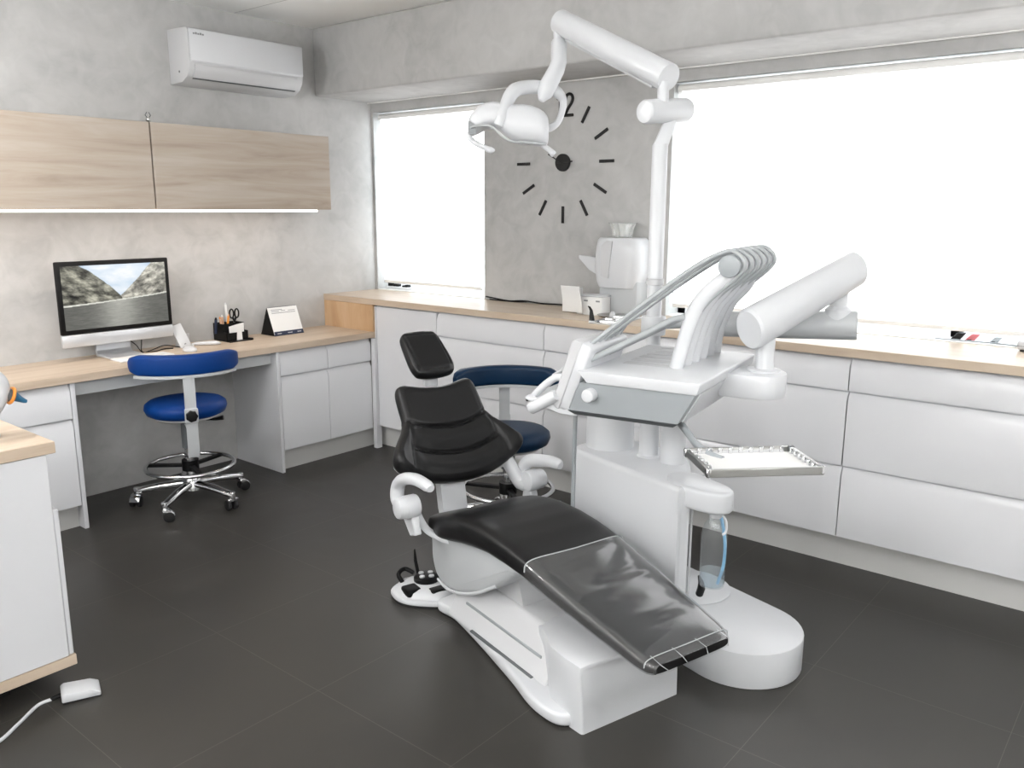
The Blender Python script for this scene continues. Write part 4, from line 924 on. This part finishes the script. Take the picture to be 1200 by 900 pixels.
MB().box(-.252, -.163, -2.032, -1.868, 1.0525, 1.062, .003, 1).build('box_lid', M['white'], r)
b = MB()
for y in (-2.005, -1.93): b.box(-.2512, -.25, y-.012, y+.012, 1.028, 1.036)
b.build('box_print', M['ink'], r)
def sheet(name, label, cat, c, ry, rz, w, h, m, t=.012):
    mm = Matrix.Translation(c) @ Matrix.Rotation(rz, 4, 'Z') @ Matrix.Rotation(ry, 4, 'X')
    e = thing(name, label, cat, c, 0, c)
    MB().box(-w/2, w/2, -t/2, t/2, 0, h, .002, 1, mm).build('pad', m, e)
    return e, mm
e, mm = sheet('paper_pad', 'white upright paper pad leaning left of the white box', 'paper', (-.19, -1.80, CT+.003), 0, math.radians(90), .10, .135, M['paper'], .05)
e, mm = sheet('leaflet', 'tilted white leaflet leaning on the white box with a dark corner mark', 'leaflet', (-.285, -1.875, CT+.013), math.radians(-14), math.radians(90), .12, .145, M['paper'], .006)
b = MB(); b.box(-.052, -.04, -.0045, -.003, .012, .022, mat=mm); b.build('corner_mark', M['black'], e)
b = MB(); b.box(-.06, .06, -.0042, -.003, .095, .0975, mat=mm); b.build('fold_line', M['ink'], e)
r = thing('metal_dish', 'low silver dish on the counter in front of the dispenser', 'dish', (-.27, -2.11, CT), 0, (-.27, -2.11, CT))
MB().lathe([(.002, CT+.0005), (.05, CT+.001), (.075, CT+.014), (.08, CT+.018), (.073, CT+.016), (.05, CT+.006), (.002, CT+.005)], (-.27, -2.11, 0), n=32).build('plate', M['steel'], r)
MB().lathe([(.002, CT+.006), (.018, CT+.006), (.016, CT+.022), (.008, CT+.034), (.002, CT+.035)], (-.27, -2.11, 0), n=16).build('knob', M['whiteM'], r)
r = thing('power_cable', 'thin black cable along the foot of the pier under the clock', 'cable', (-.03, -1.4, CT), 0, (-.03, -1.4, CT))
b = MB(); b.tube([(-.012, -1.02, CT+.018), (-.016, -1.10, CT+.012), (-.03, -1.22, CT+.006), (-.015, -1.32, CT+.012), (-.012, -1.45, CT+.006), (-.016, -1.6, CT+.010), (-.012, -1.78, CT+.006), (-.012, -1.93, CT+.008)], .0042, 6, smooth=6)
b.tube([(-.02, -1.06, CT+.0045), (-.035, -1.15, CT+.0045), (-.02, -1.30, CT+.0045), (-.012, -1.36, CT+.012)], .0035, 6, smooth=6); b.build('cord', M['black'], r)
# small things in the gap under the blinds
r = thing('socket_block', 'small white socket strip with black plugs under the narrow blind', 'power strip', (.06, -.18, CT+.004), 0, (.06, -.18, CT+.004))
MB().box(.04, .085, -.315, -.055, CT+.0045, CT+.022, .004, 2).build('strip_body', M['white'], r)
for y, s in ((-.085, 1.1), (-.125, .8), (-.155, .9), (-.215, .6), (-.25, .9)):
    MB().box(.048, .078, y-.016*s, y+.016*s, CT+.0215, CT+.022+.02*s, .004, 2).build('plug', M['black'], r)
def clip(label, y, m, s=1.0):
    r = thing('desk_clip', label, 'clip', (.06, y, CT+.004), 0, (.06, y, CT+.004), 'clips under the wide blind')
    MB().prism([(y+.018*s, CT+.0045), (y-.02*s, CT+.0045), (y-.042*s, CT+.036*s), (y-.012*s, CT+.036*s)], .045, .075, 'yz', .002, 1).build('clip_body', m, r)
    MB().box(.0435, .0445, y-.012*s, y+.004*s, CT+.008, CT+.012).build('clip_slot', M['blackM'], r)
clip('black slanted clip under the wide blind, left of the red one', -3.64, M['black'])
clip('dull red slanted clip under the wide blind, right of the black one', -3.695, M['red'])
clip('grey slanted clip under the wide blind, the one furthest right', -3.785, M['midgrey'], .9)
r = thing('charging_cable', 'thin grey cable on the counter running past the clips to the right edge', 'cable', (.03, -3.75, CT), 0, (.03, -3.75, CT))
b = MB(); b.tube([(.025, -3.57, CT+.007), (.03, -3.62, CT+.007), (.03, -3.70, CT+.007), (.035, -3.76, CT+.0075), (.03, -3.84, CT+.007), (.01, -3.9, CT+.007), (-.02, -3.98, CT+.006), (-.03, -4.05, CT+.004)], .003, 6, smooth=6); b.build('cord', M['midgrey'], r)
r = thing('white_case', 'white rounded case on the counter at the right edge of the photo', 'case', (-.01, -3.97, CT), 0, (-.01, -3.97, CT))
MB().box(-.10, .03, -4.1, -3.895, CT+.0065, CT+.045, .012, 3).build('case_body', M['white'], r)
MB().box(-.1015, .0315, -4.1015, -3.8935, CT+.022, CT+.0235, .0003, 1).build('case_seam', M['darkgrey'], r)
b = MB()
for x in (-.085, .015):
    for y in (-4.08, -3.915): b.cyl((x, y, CT), (x, y, CT+.0075), .008, n=10)
b.build('case_foot', M['rubber'], r)

# ------------------------------------------------------------------ island cabinet at the left edge
IX, IY, IZ = -2.912, -1.818, .815
r = thing('island_cabinet', 'white island cabinet with a light oak top at the left edge of the photo', 'cabinet', (-3.6, -1.5, 0), 0, (-3.6, -1.5, 0))
MB().box(-4.35, IX+.006, IY-.006, IY+.62, IZ-.036, IZ, .002, 1).build('worktop', M['oak'], r)
MB().box(-4.33, IX-.02, IY+.0, IY+.6, .115, IZ-.037, .002, 1).build('carcass', M['cab'], r)
MB().box(IX-.019, IX-.002, IY+.004, IY+.6, .115, .60, .003, 1).build('end_panel', M['cab'], r)
MB().box(-4.34, IX+.001, IY-.002, IY+.602, .08, .114, .001, 1).build('oak_plinth_board', M['oak'], r)
MB().box(-4.2, IX-.16, IY+.12, IY+.5, 0, .081).build('recessed_base', M['blackM'], r)
# the white device with orange collar and blue nozzle on the island
r = thing('dosing_gun', 'white device with an orange collar and blue nozzle on the island', 'dispenser', (-3.04, -1.62, IZ), 0, (-3.04, -1.62, IZ))
GY = -1.62
b = MB(); b.tube([(-3.04, GY, IZ+.004), (-3.03, GY, IZ+.05), (-2.995, GY, IZ+.09), (-2.972, GY, IZ+.13), (-2.972, GY, IZ+.165), (-3.0, GY, IZ+.19), (-3.06, GY, IZ+.18), (-3.12, GY, IZ+.14)], [.04, .032, .028, .028, .028, .026, .026, .026], 18, smooth=6); b.build('device_body', M['white'], r, 60)
MB().cyl((-3.04, GY, IZ), (-3.04, GY, IZ+.012), .055, n=28, bev=.003).build('device_foot', M['white'], r)
b = MB(); b.tube([(-2.965, GY, IZ+.128), (-2.94, GY, IZ+.118)], [.022, .02], 16); b.build('collar_sleeve', M['darkgrey'], r)
mm = Matrix.Translation((-2.939, GY, IZ+.1175)) @ Matrix.Rotation(math.radians(112), 4, 'Y')
MB().torus((0, 0, 0), .023, .0055, 28, 8).xf(mm).build('collar', M['orange'], r)
b = MB(); b.tube([(-2.94, GY, IZ+.118), (-2.93, GY, IZ+.114), (-2.915, GY, IZ+.102), (-2.902, GY, IZ+.094), (-2.897, GY, IZ+.092)], [.017, .015, .010, .007, .0055], 14); b.build('nozzle', M['bluetip'], r)
b = MB(); b.torus((0, 0, 0), .0275, .002, 24, 6); b.xf(Matrix.Translation((-3.0, GY, IZ+.19)) @ Matrix.Rotation(math.radians(80), 4, 'Y')); b.build('device_band', M['black'], r)
# floor plug with cable
r = thing('pedal_plug', 'small white floor pedal with a thin white cable below the island', 'pedal', (-2.93, -1.87, 0), math.radians(-20), (0, 0, 0))
MB().prism([(-.055, .006), (.055, .002), (.055, .016), (.03, .028), (-.045, .034), (-.055, .028)], -.04, .04, 'xz', .004, 2).build('pedal_shell', M['white'], r)
MB().box(-.052, .054, -.038, .038, 0, .007).build('pedal_sole', M['rubber'], r)
MB().tube([(-.054, 0, .016), (-.075, 0, .012), (-.085, 0, .008)], [.008, .006, .005], 8).build('strain_relief', M['black'], r)
b = MB(); b.tube([(-.082, 0, .008), (-.12, -.01, .0055), (-.17, -.085, .0055), (-.225, -.16, .0055), (-.30, -.19, .0055), (-.40, -.16, .0055), (-.52, -.09, .0055)], .0055, 8, smooth=8); b.build('cord', M['white'], r)

# ------------------------------------------------------------------ camera
cam = bpy.data.cameras.new('camera'); co = bpy.data.objects.new('camera', cam); col.objects.link(co)
cam.sensor_width = 36; cam.sensor_fit = 'HORIZONTAL'; cam.lens = FPX/1200*36; cam.clip_start = .05
co.matrix_world = Matrix(((rgt.x, upv.x, -fwd.x, CAM.x), (rgt.y, upv.y, -fwd.y, CAM.y), (rgt.z, upv.z, -fwd.z, CAM.z), (0, 0, 0, 1)))
bpy.context.scene.camera = co

# ------------------------------------------------------------------ light
def area(name, loc, rot, sx, sy, power, c=(1, 1, 1)):
    l = bpy.data.lights.new(name, 'AREA'); l.shape = 'RECTANGLE'; l.size = sx; l.size_y = sy; l.energy = power; l.color = c
    o = bpy.data.objects.new(name, l); col.objects.link(o); o.location = loc; o.rotation_euler = rot; return o
for i, (x, y) in enumerate(((-3.3, -1.2), (-4.5, -3.5), (-4.9, -1.9), (-2.5, -5.0), (-4.6, -4.9))):  # unseen hanging globes, added to light the room and ceiling
    r = thing('added_globe_lamp', 'unseen opal globe lamp added to light the room', 'lamp', (x, y, ZC-.75), 0, (x, y, ZC-.75), 'added opal globe lamps')
    MB().lathe([(.0, ZC-.025), (.05, ZC-.025), (.055, ZC-.02), (.055, ZC), (.0, ZC)], (x, y, 0), n=32).build('ceiling_rose', M['white'], r)
    MB().cyl((x, y, ZC-.46), (x, y, ZC-.02), .004, n=8).build('cord', M['white'], r)
    MB().lathe([(.0, ZC-.47), (.05, ZC-.47), (.04, ZC-.44), (.0, ZC-.43)], (x, y, 0), n=24).build('lamp_cap', M['white'], r)
    MB().ball((x, y, ZC-.60), .15, 32).build('lamp_globe', M['panel'], r, 80)
area('led_strip_glow', (-1.82, YU+.012, ZU0-.018), (math.radians(25), 0, 0), 2.1, .02, 2.0, (1, .87, .76))
w = bpy.data.worlds.new('world'); w.use_nodes = True; bpy.context.scene.world = w
w.node_tree.nodes['Background'].inputs[0].default_value = (.9, .95, 1, 1); w.node_tree.nodes['Background'].inputs[1].default_value = 1.0
sc = bpy.context.scene
sc.view_settings.view_transform = 'Standard'; sc.view_settings.look = 'None'; sc.view_settings.gamma = 1; sc.view_settings.use_curve_mapping = False
sc.view_settings.exposure = 1.07
sc.cycles.use_denoising = True
sc.cycles.max_bounces = 8; sc.cycles.diffuse_bounces = 5; sc.cycles.transparent_max_bounces = 16
sc.cycles.sample_clamp_indirect = 6
